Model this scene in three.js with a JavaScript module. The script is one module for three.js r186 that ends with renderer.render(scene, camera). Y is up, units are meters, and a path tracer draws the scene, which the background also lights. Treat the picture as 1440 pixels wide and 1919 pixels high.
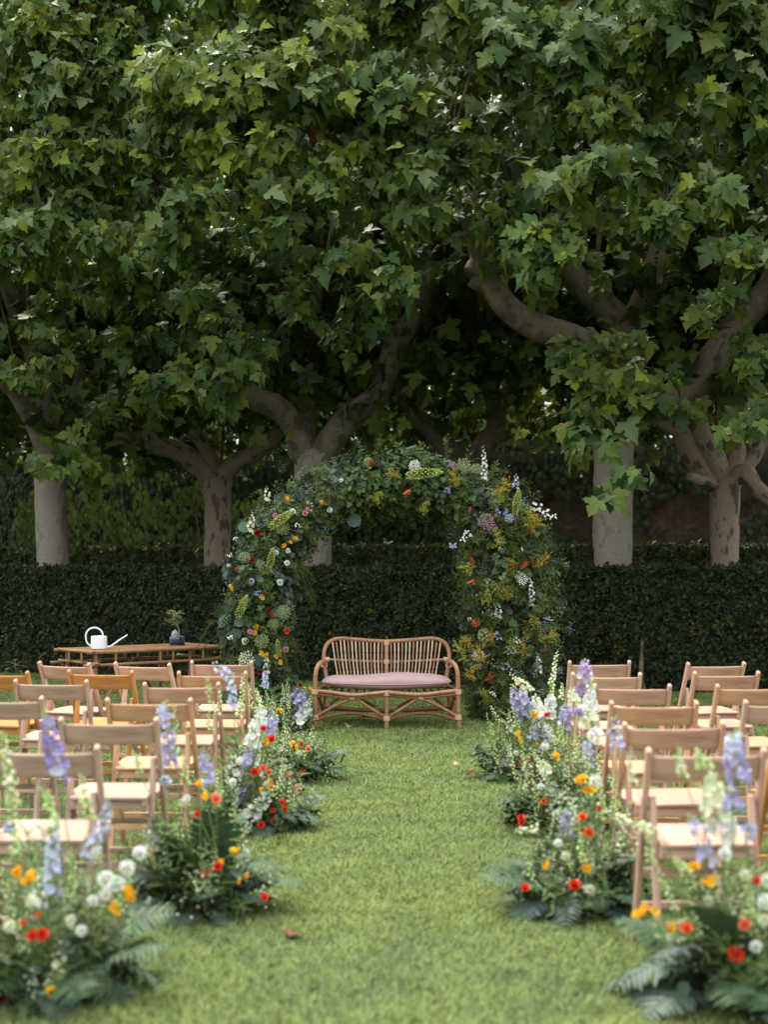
import * as THREE from 'three';
import { ImprovedNoise } from 'three/addons/math/ImprovedNoise.js';
import { RoundedBoxGeometry } from 'three/addons/geometries/RoundedBoxGeometry.js';

// ---------------------------------------------------------------- camera, sky, sun, exposure
const scene = new THREE.Scene();
const F = 2665, CX = 720, CY = 959.5, HZ = 1062, EYE = 1.43;       // the photograph's own pixels: focal length, centre, horizon; eye height in metres
const camera = new THREE.PerspectiveCamera(2 * Math.atan(CY / F) * 180 / Math.PI, 769 / 1024, 0.1, 900);
const PITCH = Math.atan((HZ - CY) / F);
camera.position.set(0, EYE, 0);
camera.rotation.x = PITCH;
camera.userData.fStop = 1.9;
camera.focus = 12.7;
scene.add(camera);

const EXPOSURE = 3.7, SKY = 0.7, SUN = 1.6;
const SUN_DIR = new THREE.Vector3(-0.36, 0, -0.66).normalize().multiplyScalar(Math.cos(60 * Math.PI / 180)).setY(Math.sin(60 * Math.PI / 180));
const renderer = new THREE.WebGLRenderer({ antialias: true });
renderer.setSize(769, 1024);
renderer.toneMapping = THREE.LinearToneMapping;
renderer.toneMappingExposure = EXPOSURE;
renderer.shadowMap.enabled = true;

const N = new ImprovedNoise();
const noise = (x, y, z = 0) => N.noise(x, y, z);
const fbm = (x, y, z = 0, o = 4) => { let s = 0, a = 0.5; for (let i = 0; i < o; i++) { s += a * N.noise(x, y, z); x *= 2.03; y *= 2.03; z *= 2.03; a *= 0.5; } return s; };
const V = (x, y, z) => new THREE.Vector3(x, y, z);
const clamp = THREE.MathUtils.clamp, lerp = THREE.MathUtils.lerp, sstep = THREE.MathUtils.smoothstep;
function rng(seed) { let a = seed >>> 0; const f = () => { a = (a + 0x6d2b79f5) | 0; let t = Math.imul(a ^ (a >>> 15), 1 | a); t = (t + Math.imul(t ^ (t >>> 7), 61 | t)) ^ t; return ((t ^ (t >>> 14)) >>> 0) / 4294967296; }; f.r = (lo, hi) => lo + (hi - lo) * f(); f.pick = (a) => a[Math.floor(f() * a.length)]; return f; }

{ // a bright, thinly clouded sky: brighter overhead and round the veiled sun
  const w = 512, h = 256, data = new Float32Array(w * h * 4), d = V(0, 0, 0);
  for (let j = 0; j < h; j++) for (let i = 0; i < w; i++) {
    const th = (j + 0.5) / h * Math.PI - Math.PI / 2, ph = ((i + 0.5) / w - 0.5) * Math.PI * 2;
    d.set(Math.cos(th) * Math.cos(ph), Math.sin(th), Math.cos(th) * Math.sin(ph));
    const up = Math.max(d.y, 0), c = fbm(d.x * 2.2 / (up + 0.4), d.z * 2.2 / (up + 0.4), 3.1, 5);
    let L = SKY * (1 + 2 * up) / 2.2 * (1 + 0.55 * c);
    const s = Math.max(d.dot(SUN_DIR), 0);
    L *= 1 + 0.9 * Math.pow(s, 6) + 1.2 * Math.pow(s, 40);
    const blue = clamp(0.5 - 1.6 * c, 0, 1) * 0.35;
    const k = (j * w + i) * 4, ground = d.y < 0 ? 0.12 : 1;
    data[k] = L * (1 - 0.3 * blue) * ground; data[k + 1] = L * (1 - 0.12 * blue) * ground; data[k + 2] = L * (1.0 + 0.16 * blue) * ground; data[k + 3] = 1;
  }
  const t = new THREE.DataTexture(data, w, h, THREE.RGBAFormat, THREE.FloatType);
  t.mapping = THREE.EquirectangularReflectionMapping; t.magFilter = t.minFilter = THREE.LinearFilter; t.needsUpdate = true;
  scene.background = t; scene.environment = t;
}
const sun = new THREE.DirectionalLight(new THREE.Color().setRGB(1, 0.93, 0.82), SUN);
sun.name = 'sun';
sun.position.copy(SUN_DIR).multiplyScalar(60).add(V(0, 0, -12)); sun.target.position.set(0, 0, -12);
sun.castShadow = true; sun.shadow.radius = 6; sun.shadow.mapSize.set(4096, 4096);
Object.assign(sun.shadow.camera, { left: -22, right: 22, top: 22, bottom: -22, near: 1, far: 140 });
scene.add(sun, sun.target);

// ---------------------------------------------------------------- helpers
function at(px, py, d) {                                            // a pixel of the photograph at depth d metres -> a point
  const x = (px - CX) / F, y = (CY - py) / F, c = Math.cos(PITCH), s = Math.sin(PITCH);
  const vy = y * c + s, vz = -c + y * s, k = d / -vz;
  return V(x * k, EYE + vy * k, vz * k);
}
function toPx(p) {
  const c = Math.cos(PITCH), s = Math.sin(PITCH), y = p.y - EYE, cy = y * c + p.z * s, cz = -y * s + p.z * c;
  return [CX + F * p.x / -cz, CY - F * cy / -cz, -cz];
}
const used = new Map();
function numbered(name) { const n = used.get(name) ?? 0; used.set(name, n + 1); return n ? name + '_' + String(n).padStart(3, '0') : name; }
function shade(o) { o.castShadow = o.receiveShadow = true; return o; }
function thing(name, label, category, pos = [0, 0, 0], turn = 0, group) {
  const o = new THREE.Group(); o.name = numbered(name); scene.add(o);
  o.position.set(...(pos.isVector3 ? pos.toArray() : pos)); o.rotation.y = turn;
  o.userData = { label, category }; if (group) o.userData.group = group;
  return o;
}
function part(name, geo, mat, parent, pos, rot) {
  const m = shade(new THREE.Mesh(geo, mat)); m.name = name; parent.add(m);
  if (pos) m.position.set(...(pos.isVector3 ? pos.toArray() : pos)); if (rot) m.rotation.set(...rot);
  return m;
}
function stuffPart(name, geo, mat, list, parent) {                  // list: [{m: Matrix4, c: Color}]
  const im = shade(new THREE.InstancedMesh(geo, mat, list.length)); im.name = name; im.userData.kind = 'stuff';
  list.forEach((e, i) => { im.setMatrixAt(i, e.m); if (e.c) im.setColorAt(i, e.c); });
  parent.add(im); return im;
}
function struct(name, geo, mat) { const m = shade(new THREE.Mesh(geo, mat)); m.name = name; m.userData.kind = 'structure'; scene.add(m); return m; }
const rgb = (r, g, b) => new THREE.Color().setRGB(r, g, b);

class MB {                                                          // collects geometries (with a colour each) into one
  constructor() { this.p = []; this.n = []; this.c = []; this.u = []; this.i = []; }
  add(g, m, col) {
    const P = g.attributes.position, Nn = g.attributes.normal, U = g.attributes.uv, C = g.attributes.color, o = this.p.length / 3, v = MB.v, nm = MB.nm;
    if (m) nm.getNormalMatrix(m);
    for (let k = 0; k < P.count; k++) {
      v.fromBufferAttribute(P, k); if (m) v.applyMatrix4(m); this.p.push(v.x, v.y, v.z);
      v.fromBufferAttribute(Nn, k); if (m) v.applyMatrix3(nm).normalize(); this.n.push(v.x, v.y, v.z);
      U ? this.u.push(U.getX(k), U.getY(k)) : this.u.push(0, 0);
      let r = 1, gg = 1, b = 1; if (C) { r = C.getX(k); gg = C.getY(k); b = C.getZ(k); }
      if (col) { r *= col.r; gg *= col.g; b *= col.b; } this.c.push(r, gg, b);
    }
    if (g.index) for (let k = 0; k < g.index.count; k++) this.i.push(g.index.getX(k) + o); else for (let k = 0; k < P.count; k++) this.i.push(k + o);
    return this;
  }
  get empty() { return !this.p.length; }
  geo() {
    const g = new THREE.BufferGeometry();
    g.setAttribute('position', new THREE.Float32BufferAttribute(this.p, 3)); g.setAttribute('normal', new THREE.Float32BufferAttribute(this.n, 3));
    g.setAttribute('uv', new THREE.Float32BufferAttribute(this.u, 2)); g.setAttribute('color', new THREE.Float32BufferAttribute(this.c, 3)); g.setIndex(this.i);
    return g;
  }
}
MB.v = V(0, 0, 0); MB.nm = new THREE.Matrix3();
function meshGeo(pos, idx, uv) {
  const g = new THREE.BufferGeometry();
  g.setAttribute('position', new THREE.Float32BufferAttribute(pos, 3)); if (uv) g.setAttribute('uv', new THREE.Float32BufferAttribute(uv, 2));
  g.setIndex(idx); g.computeVertexNormals(); return g;
}
// a tapered tube through points; r may be a number or a function of t (and the angle); uv in metres
function tube(pts, r, seg = 12, rs = 8, cap = true) {
  const curve = pts.length === 2 ? new THREE.LineCurve3(pts[0], pts[1]) : new THREE.CatmullRomCurve3(pts, false, 'centripetal');
  const fr = curve.computeFrenetFrames(seg, false), len = curve.getLength(), pos = [], uv = [], idx = [], rf = typeof r === 'function' ? r : () => r;
  for (let i = 0; i <= seg; i++) {
    const t = i / seg, c = curve.getPointAt(t);
    for (let j = 0; j <= rs; j++) {
      const a = j / rs * Math.PI * 2, q = rf(t, j === rs ? 0 : a), x = Math.cos(a) * q, y = Math.sin(a) * q, n = fr.normals[i], b = fr.binormals[i];
      pos.push(c.x + n.x * x + b.x * y, c.y + n.y * x + b.y * y, c.z + n.z * x + b.z * y); uv.push(j / rs * Math.PI * 2 * rf(0.5, 0), t * len);
    }
  }
  for (let i = 0; i < seg; i++) for (let j = 0; j < rs; j++) { const a = i * (rs + 1) + j, b = a + rs + 1; idx.push(a, a + 1, b, b, a + 1, b + 1); }
  if (cap) for (const e of [0, seg]) {
    const c = curve.getPointAt(e / seg), k = pos.length / 3; pos.push(c.x, c.y, c.z); uv.push(0, e / seg * len);
    for (let j = 0; j < rs; j++) { const a = e * (rs + 1) + j; e ? idx.push(k, a, a + 1) : idx.push(k, a + 1, a); }
  }
  const g = meshGeo(pos, idx, uv), nn = g.attributes.normal;            // weld the seam's shading
  for (let i = 0; i <= seg; i++) { const a = i * (rs + 1), b = a + rs, x = nn.getX(a) + nn.getX(b), y = nn.getY(a) + nn.getY(b), z = nn.getZ(a) + nn.getZ(b), l = Math.hypot(x, y, z) || 1; nn.setXYZ(a, x / l, y / l, z / l); nn.setXYZ(b, x / l, y / l, z / l); }
  return g;
}
const rbox = (w, h, d, r = 0.004) => { const g = new RoundedBoxGeometry(w, h, d, 2, Math.min(r, w / 2.1, h / 2.1, d / 2.1)); const P = g.attributes.position, U = g.attributes.uv, long = w >= h && w >= d ? 'X' : h >= d ? 'Y' : 'Z', o = long === 'X' ? ['Y', 'Z'] : long === 'Y' ? ['X', 'Z'] : ['X', 'Y']; for (let i = 0; i < P.count; i++) U.setXY(i, P['get' + o[0]](i) + P['get' + o[1]](i), P['get' + long](i)); return g; };
function tex(w, h, fn, srgb = true, repeat = true) {
  const d = new Uint8Array(w * h * 4);
  for (let j = 0; j < h; j++) for (let i = 0; i < w; i++) { const c = fn(i / w, j / h), k = (j * w + i) * 4; d[k] = clamp(c[0], 0, 1) * 255; d[k + 1] = clamp(c[1], 0, 1) * 255; d[k + 2] = clamp(c[2], 0, 1) * 255; d[k + 3] = 255; }
  const t = new THREE.DataTexture(d, w, h); if (srgb) t.colorSpace = THREE.SRGBColorSpace; t.magFilter = t.minFilter = THREE.LinearFilter;
  if (repeat) t.wrapS = t.wrapT = THREE.RepeatWrapping; t.needsUpdate = true; return t;
}
const tile = (f) => (u, v) => { const a = f(u, v), b = f(u - 1, v), c = f(u, v - 1), d = f(u - 1, v - 1), s = u, t = v; return a * (1 - s) * (1 - t) + b * s * (1 - t) + c * (1 - s) * t + d * s * t; };
const std = (o) => new THREE.MeshStandardMaterial({ roughness: 0.8, side: THREE.DoubleSide, ...o });
const thin = (o) => new THREE.MeshPhysicalMaterial({ roughness: 0.8, transmission: 0.35, thickness: 0, side: THREE.DoubleSide, ...o });

// wood, bark, cane
const woodTex = (() => { const g = tile((u, v) => fbm(u * 34, v * 3, 1, 4)), k = tile((u, v) => fbm(u * 4, v * 2.2, 9, 3)); return tex(256, 512, (u, v) => { const s = 0.88 + 0.4 * g(u, v) + 0.3 * k(u, v); return [s, s * 0.985, s * 0.965]; }); })();
woodTex.repeat.set(6, 2);
const barkTex = (() => {
  const a = tile((u, v) => fbm(u * 6, v * 5, 2, 5)), b = tile((u, v) => fbm(u * 14, v * 9, 7, 4)), c = tile((u, v) => fbm(u * 50, v * 20, 5, 3));
  return tex(512, 512, (u, v) => { let s = 0.72 + 0.12 * c(u, v); let r = s, g = s * 0.96, bl = s * 0.87; const p = a(u, v), q = b(u, v);
    const w1 = 1.5 * sstep(p, 0.04, 0.1), w2 = 2.4 * sstep(-p, 0.1, 0.16), w3 = sstep(q, 0.16, 0.22); r *= 1 - 0.15 * w1 + 0.08 * w2 - 0.16 * w3; g *= 1 - 0.15 * w1 + 0.07 * w2 - 0.17 * w3; bl *= 1 - 0.18 * w1 + 0.03 * w2 - 0.19 * w3; return [r, g, bl]; });
})();
const paleTex = (() => { const a = tile((u, v) => fbm(u * 8, v * 5, 12, 5)), c = tile((u, v) => fbm(u * 40, v * 30, 15, 3)); return tex(512, 512, (u, v) => { const s = 0.78 + 0.2 * a(u, v) + 0.16 * c(u, v), d = 1 - 0.17 * sstep(a(u, v), 0.08, 0.14) + 0.08 * sstep(-a(u, v), 0.12, 0.17); return [s * d, s * d * 0.975, s * d * 0.92]; }); })();
const flakeTex = (() => { const a = tile((u, v) => fbm(u * 9, v * 3.5, 22, 5)), c = tile((u, v) => fbm(u * 40, v * 16, 25, 3)); return tex(512, 512, (u, v) => { const s = 0.66 + 0.16 * c(u, v), w = sstep(a(u, v), 0.04, 0.11); return [s * (1 - 0.36 * w), s * 0.94 * (1 - 0.38 * w), s * 0.84 * (1 - 0.4 * w)]; }); })();
const barkBump = (() => { const a = tile((u, v) => fbm(u * 6, v * 5, 2, 5)), c = tile((u, v) => fbm(u * 30, v * 12, 5, 4)); return tex(512, 512, (u, v) => { const s = 0.5 + 0.5 * c(u, v) + (a(u, v) > 0.07 ? 0.15 : 0); return [s, s, s]; }, false); })();
const caneTex = (() => { const a = tile((u, v) => fbm(u * 18, v * 2, 31, 4)), b = tile((u, v) => fbm(u * 2, v * 3, 33, 3)); return tex(128, 512, (u, v) => { const s = 0.84 + 0.22 * a(u, v) + 0.3 * b(u, v), r = (v * 4) % 1, nd = r < 0.035 ? 0.66 : 1; return [s * nd, s * nd * 0.97, s * nd * 0.93]; }); })();
caneTex.repeat.set(8, 1.6);
const M = {
  bark: std({ map: barkTex, color: rgb(0.28, 0.245, 0.205), bumpMap: barkBump, bumpScale: 0.012 }),
  pale: std({ map: paleTex, color: rgb(0.37, 0.34, 0.295), bumpMap: barkBump, bumpScale: 0.006 }),
  flake: std({ map: flakeTex, color: rgb(0.72, 0.63, 0.54), bumpMap: barkBump, bumpScale: 0.012 }),
  twig: std({ color: rgb(0.07, 0.05, 0.035) }),
  shoot: std({ map: barkTex, color: rgb(0.2, 0.17, 0.13) }),
  hollow: std({ color: rgb(0.012, 0.01, 0.008) }),
};
// ---------------------------------------------------------------- the setting: lawn, hedges, wall
const ROW = -0.3366, RU = V(Math.cos(ROW), 0, -Math.sin(ROW)), RN = V(Math.sin(ROW), 0, Math.cos(ROW));   // along the hedge (to the right and nearer) and towards the camera
{
  const soilTex = (() => { const a = tile((u, v) => fbm(u * 8, v * 8, 41, 5)), b = tile((u, v) => fbm(u * 60, v * 60, 43, 3)); return tex(1024, 1024, (u, v) => { const s = 0.62 + 0.35 * a(u, v) + 0.45 * b(u, v); return [s * 0.95, s, s * 0.8]; }); })();
  soilTex.repeat.set(200, 200);
  const g = new THREE.PlaneGeometry(600, 600, 1, 1).rotateX(-Math.PI / 2);
  struct('lawn', g, std({ map: soilTex, color: rgb(0.06, 0.105, 0.025), roughness: 1 }));
}
{ // short mown grass: tufts of bent blades
  const R = rng(11), tuft = (seed) => {
    const r = rng(seed), pos = [], idx = [], col = [];
    for (let k = 0; k < 30; k++) {
      const a = r() * 6.28, q = Math.sqrt(r()) * 0.05, x = Math.cos(a) * q, z = Math.sin(a) * q, b = r() * 6.28, h = r.r(0.009, 0.025), w = r.r(0.0015, 0.003), lean = r.r(0.004, 0.04), dx = Math.cos(b), dz = Math.sin(b), o = pos.length / 3;
      const sx = -dz * w, sz = dx * w, kx = x + dx * lean * 0.35, kz = z + dz * lean * 0.35;
      pos.push(x - sx, -0.004, z - sz, x + sx, -0.004, z + sz, kx - sx * 0.85, h * 0.6, kz - sz * 0.85, kx + sx * 0.85, h * 0.6, kz + sz * 0.85, x + dx * lean, h, z + dz * lean);
      idx.push(o, o + 1, o + 2, o + 1, o + 3, o + 2, o + 2, o + 3, o + 4);
      const t = r(), c = t < 0.1 ? [1.5, 1.15, 0.9] : t < 0.4 ? [1.2, 1.1, 0.9] : [0.85 + 0.3 * r(), 0.9 + 0.2 * r(), 0.9];
      for (let q2 = 0; q2 < 5; q2++) col.push(...c);
    }
    const g = meshGeo(pos, idx); g.setAttribute('color', new THREE.Float32BufferAttribute(col, 3)); return g;
  };
  const mat = thin({ vertexColors: true, color: rgb(0.178, 0.25, 0.1), roughness: 0.8, transmission: 0.3, specularIntensity: 0.25 });
  const root = new THREE.Group(); root.name = 'grass'; root.userData = { kind: 'stuff', label: 'short green mown grass covering the whole lawn', category: 'grass' }; scene.add(root);
  const lists = [[], [], []], q = new THREE.Quaternion(), up = V(0, 1, 0);
  for (let d = 3.9; d < 20; ) {
    const step = 0.033 + 0.002 * d, half = 0.29 * d + 0.4;
    for (let x = -half; x < half; x += step) {
      const X = x + R.r(-0.5, 0.5) * step, D = d + R.r(-0.5, 0.5) * step;
      if ((X + 4.5) * -RN.x * -1 + 0 > 99) continue;
      const side = (X + 4.5) * RN.x + (-D + 18.9) * RN.z; if (side < 0.02) continue;      // stops at the hedge
      const big = fbm(X * 0.9, D * 0.9, 1, 3), mid = fbm(X * 4.5, D * 4.5, 6, 3), s = (1 + 0.35 * mid + R.r(-0.15, 0.2)) * (1 + 0.03 * d);
      const m = new THREE.Matrix4().compose(V(X, 0, -D), q.setFromAxisAngle(up, R() * 6.28), V(s, s * (1 + 0.5 * mid), s));
      const y = 0.5 + big * 0.9 + mid * 0.5, b = 0.92 + 0.35 * mid + R.r(-0.14, 0.14);
      lists[Math.floor(R() * 3)].push({ m, c: rgb(lerp(0.82, 1.26, clamp(y, 0, 1)) * b, lerp(0.9, 1.14, clamp(y, 0, 1)) * b, lerp(1, 0.9, clamp(y, 0, 1)) * b) });
    }
    d += step;
  }
  lists.forEach((l, i) => stuffPart('grass_blades', tuft(50 + i), mat, l, root));
}

// leaves
function fanLeaf(half, bend, ctr = 0.3) {                            // half outline from base to tip (x, y); mirrored, fanned from the midrib and bent
  const pts = [...half.map(([x, y]) => [x, y]), ...half.slice(1, -1).reverse().map(([x, y]) => [-x, y])], pos = [...bend(0, ctr)], idx = [], uv = [0.5, ctr];
  pts.forEach(([x, y]) => { pos.push(...bend(x, y)); uv.push(x + 0.5, y); });
  for (let k = 0; k < pts.length; k++) idx.push(0, 1 + (k + 1) % pts.length, 1 + k);
  return meshGeo(pos, idx, uv);
}
const planeHalf = [[0, 0], [0.1, -0.05], [0.26, -0.1], [0.45, -0.05], [0.38, 0.08], [0.47, 0.14], [0.6, 0.22], [0.74, 0.45], [0.6, 0.44], [0.5, 0.52], [0.29, 0.42], [0.26, 0.5], [0.39, 0.64], [0.3, 0.72], [0.24, 0.82], [0.1, 0.94], [0, 1.1]];
const planeLeaf = [0, 1, 2, 3, 4, 5].map((k) => { const r = rng(900 + k), droop = r.r(0.15, 0.75), fold = r.r(-0.1, 0.45), tw = r.r(-0.25, 0.25); return fanLeaf(planeHalf, (x, y) => [x, y - droop * 0.12 * y * y, -droop * y * y - 0.1 * y * Math.abs(x) + fold * Math.abs(x) + tw * x * y + 0.03 * Math.sin(9 * x + 7 * y + k)]); });
const ovate = (w, droop, fold) => fanLeaf([[0, 0], [w * 0.62, 0.16], [w, 0.38], [w * 0.86, 0.62], [w * 0.42, 0.86], [0, 1]], (x, y) => [x, y, -droop * y * y + fold * Math.abs(x)], 0.4);
const roundLeaf = fanLeaf([[0, 0], [0.3, 0.06], [0.48, 0.3], [0.5, 0.55], [0.36, 0.84], [0, 0.98]], (x, y) => [x, y, -0.15 * y * y + 0.16 * Math.abs(x)], 0.45);
const basis = (p, tip, nrm, s) => { const y = tip.clone().normalize(), x = V(0, 0, 0).crossVectors(y, nrm).normalize(), z = V(0, 0, 0).crossVectors(x, y); return new THREE.Matrix4().makeBasis(x.multiplyScalar(s), y.multiplyScalar(s), z.multiplyScalar(s)).setPosition(p); };
const leafMat = (o) => thin({ roughness: 0.55, specularIntensity: 0.3, transmission: 0.3, ...o });

// hedges: a dense twig core clad in thousands of small leaves
function hedge(name, label, X, d, x0, x1, h, depth, seed, o) {
  const g = thing(name, label, 'hedge', [X, 0, -d], ROW), R = rng(seed), L = x1 - x0, N0 = o.n;
  const cg = new THREE.BoxGeometry(L, h - 0.1, depth - 0.16, Math.ceil(L / 0.15), 10, 5).translate((x0 + x1) / 2, (h - 0.1) / 2, -depth / 2), P = cg.attributes.position;
  for (let i = 0; i < P.count; i++) { const a = 0.05 * noise(P.getX(i) * 3, P.getY(i) * 3, P.getZ(i) * 3 + seed); P.setXYZ(i, P.getX(i), P.getY(i) + a, P.getZ(i) + a); }
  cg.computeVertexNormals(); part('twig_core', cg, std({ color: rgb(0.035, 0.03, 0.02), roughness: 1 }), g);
  const sprig = (sd) => { const r = rng(sd), b = new MB(), lf = ovate(0.3, 0.25, 0.15); for (let k = 0; k < 9; k++) { const a = r.r(0, 6.28), el = r.r(0.1, 1.2), dir = V(Math.cos(a) * Math.cos(el), Math.sin(a) * Math.cos(el), Math.sin(el)), nr = V(r.r(-0.6, 0.6), r.r(0, 0.7), 1); b.add(lf, basis(V(r.r(-0.04, 0.04), r.r(-0.04, 0.04), r.r(-0.03, 0.02)), dir, nr, o.leaf * r.r(0.7, 1.25)), rgb(r.r(0.7, 1.2), r.r(0.75, 1.15), r.r(0.7, 1.1))); } return b.geo(); };
  const lists = [[], []], e = new THREE.Euler(), q = new THREE.Quaternion();
  for (let k = 0; k < N0; k++) {
    const t = R(), x = R.r(x0, x1); let y, z, rx;
    if (t < o.top) { y = h - 0.02 + R.r(-0.04, 0.012) + 0.025 * noise(x * 1.5, seed) + (R() < 0.015 ? R.r(0.02, 0.1) : 0); z = -R() * depth; rx = -Math.PI / 2 + R.r(-0.4, 0.4); }
    else { y = Math.pow(R(), 0.92) * (h - 0.01); z = R.r(-0.07, 0.03) + 0.05 * noise(x * 2.2, y * 2.5, seed); rx = R.r(-0.7, 0.35); }
    if (noise(x * 3.1, y * 3.1, z * 3 + seed) < -0.42 && R() < 0.7) continue;
    const s = R.r(0.75, 1.3), m = new THREE.Matrix4().compose(V(x, y, z), q.setFromEuler(e.set(rx, R.r(-0.6, 0.6), R.r(0, 6.28))), V(s, s, s));
    const yl = R() < o.yellow * (1 + 2 * noise(x * 1.2, y * 1.4, 5)), b = R.r(0.75, 1.25);
    lists[R() < 0.5 ? 0 : 1].push({ m, c: yl ? rgb(2.6 * b, 2.0 * b, 0.9 * b) : rgb(b, b, b) });
  }
  const mat = leafMat({ vertexColors: true, color: o.color, transmission: 0.15, roughness: o.rough ?? 0.6 });
  lists.forEach((l, i) => stuffPart('foliage', sprig(seed * 7 + i), mat, l, g));
  return g;
}
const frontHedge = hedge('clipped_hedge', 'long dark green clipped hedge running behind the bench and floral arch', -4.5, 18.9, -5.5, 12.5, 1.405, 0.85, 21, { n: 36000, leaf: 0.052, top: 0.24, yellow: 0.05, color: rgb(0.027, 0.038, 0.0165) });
{ // bare grey stems showing through the foot of the hedge
  for (const [px, lean] of [[1205, 0.03], [1215, -0.05], [520, 0.02]]) {
    const p = at(px, 1300, 16.4 + (1205 - px) * 0.0035); frontHedge.updateMatrixWorld(); const l = frontHedge.worldToLocal(V(p.x, 0, p.z));
    part('stem', tube([V(l.x, 0, 0.09), V(l.x + lean, 0.25, 0.09), V(l.x + lean * 0.5, 0.62, 0.04)], (t) => 0.022 - 0.008 * t, 8, 7), M.shoot, frontHedge);
  }
}
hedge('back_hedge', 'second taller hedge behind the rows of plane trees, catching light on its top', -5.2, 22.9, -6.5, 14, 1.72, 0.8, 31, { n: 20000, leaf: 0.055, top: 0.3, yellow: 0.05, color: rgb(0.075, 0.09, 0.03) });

{ // the old wall at the back right, half grown over with ivy
  const g = thing('garden_wall', 'weathered brown garden wall half covered with dark ivy behind the trees', 'wall', [2.2, 0, -24.6], ROW), R = rng(77);
  const wt = (() => { const a = tile((u, v) => fbm(u * 7, v * 7, 61, 5)), b = tile((u, v) => fbm(u * 30, v * 30, 63, 4)); return tex(512, 512, (u, v) => { const s = 0.65 + 0.9 * a(u, v) + 0.5 * b(u, v); return [s, s * 0.92, s * 0.83]; }); })(); wt.repeat.set(0.5, 0.5);
  const wg = new THREE.BoxGeometry(13, 3.4, 0.4, 90, 28, 2).translate(2, 1.7, 0), P = wg.attributes.position, U = wg.attributes.uv;
  for (let i = 0; i < P.count; i++) { const b = 0.06 * fbm(P.getX(i) * 2, P.getY(i) * 2, 3); U.setXY(i, P.getX(i), P.getY(i)); P.setZ(i, P.getZ(i) + b); P.setY(i, P.getY(i) + (P.getY(i) > 3 ? 0.15 * noise(P.getX(i), 3.3) : 0)); }
  wg.computeVertexNormals(); part('wall_face', wg, std({ map: wt, color: rgb(0.15, 0.112, 0.08), roughness: 1 }), g);
  const lf = ovate(0.42, 0.2, 0.1), list = [];
  for (let k = 0; k < 9000; k++) { const x = R.r(-4.4, 8.4), y = R.r(0.1, 3.6); if (fbm(x * 0.8, y * 0.9, 8, 3) < 0.02 + (y < 2.6 && x > -2.6 ? 0.1 : -0.25)) continue; const b = R.r(0.6, 1.2); list.push({ m: basis(V(x, y, 0.24 + R.r(0, 0.12)), V(R.r(-0.7, 0.7), -1, 0.3), V(R.r(-0.4, 0.4), R.r(0, 0.6), 1), R.r(0.07, 0.13)), c: rgb(b, b, b) }); }
  stuffPart('ivy', lf, leafMat({ color: rgb(0.036, 0.054, 0.022), transmission: 0.15 }), list, g);
}

// ---------------------------------------------------------------- trees
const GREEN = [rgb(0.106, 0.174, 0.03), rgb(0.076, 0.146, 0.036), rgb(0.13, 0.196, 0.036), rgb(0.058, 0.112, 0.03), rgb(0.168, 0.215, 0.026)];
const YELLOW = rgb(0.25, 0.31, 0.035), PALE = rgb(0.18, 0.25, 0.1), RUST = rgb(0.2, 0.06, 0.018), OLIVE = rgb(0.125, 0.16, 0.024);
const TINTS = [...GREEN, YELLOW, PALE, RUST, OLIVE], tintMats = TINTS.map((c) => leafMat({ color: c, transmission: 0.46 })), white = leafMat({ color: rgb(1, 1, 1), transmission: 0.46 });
const pickTint = (R, t) => { const u = R(); if (t === 'bright') return u < 0.26 ? 5 : u < 0.55 ? 4 : u < 0.72 ? 6 : u < 0.85 ? 8 : 2; if (t === 'pale') return u < 0.4 ? 6 : u < 0.6 ? 2 : u < 0.63 ? 5 : Math.floor(R() * 5); if (t === 'back') return u < 0.3 ? 8 : u < 0.4 ? 5 : u < 0.75 ? 4 : 2; return u < 0.0012 ? 7 : u < 0.05 ? 5 : u < 0.12 ? 6 : u < 0.22 ? 8 : Math.floor(R() * 5); };  // bright and pale mixes put the lit look of sprays into leaf colour
// one spray: a drooping twig with leaves on alternate sides, each hanging from it with its face turned out and up
function spray(R, c, out, n, size, tint, leaves, twigs) {
  const len = 0.035 * n + 0.12, side = V(0, 0, 0).crossVectors(V(0, 1, 0), out).normalize(), dir = out.clone().multiplyScalar(R.r(0.3, 1)).addScaledVector(side, R.r(-1, 1)).add(V(0, R.r(-0.7, 0.45), 0)).normalize();
  const a = c.clone().addScaledVector(dir, -len * 0.5), b = c.clone().addScaledVector(dir, len * 0.5).add(V(0, -0.06, 0));
  for (let k = 0; k < n; k++) {
    const t = (k + R() * 0.6) / n, p = a.clone().lerp(b, t).add(V(R.r(-1, 1), R.r(-1, 0.6), R.r(-1, 1)).multiplyScalar(0.1)), sd = k % 2 ? 1 : -1, ti = pickTint(R, tint);
    const tip = dir.clone().multiplyScalar(R.r(0.1, 0.8)).addScaledVector(side, sd * R.r(0.2, 1)).add(V(0, R.r(-1.15, 0), 0)), nrm = out.clone().multiplyScalar(R.r(0.0, 0.9)).add(V(R.r(-0.65, 0.65), R.r(0.1, 1.2), R.r(-0.65, 0.65)));
    leaves.push({ m: basis(p, tip, nrm, size * R.r(0.45, 1.35)), ti, v: Math.floor(R() * 6), b: R.r(0.8, 1.2), p });
  }
  const y = V(0, 0, 0).subVectors(b, a), l = y.length(); y.normalize(); const x = V(0, 0, 0).crossVectors(y, V(0.3, 0.1, 1)).normalize(), z = V(0, 0, 0).crossVectors(x, y);
  twigs.push({ m: new THREE.Matrix4().makeBasis(x, y.multiplyScalar(l), z).setPosition(a) });
}
const twigGeo = new THREE.CylinderGeometry(0.0025, 0.006, 1, 5, 1, true).translate(0, 0.5, 0);
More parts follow.
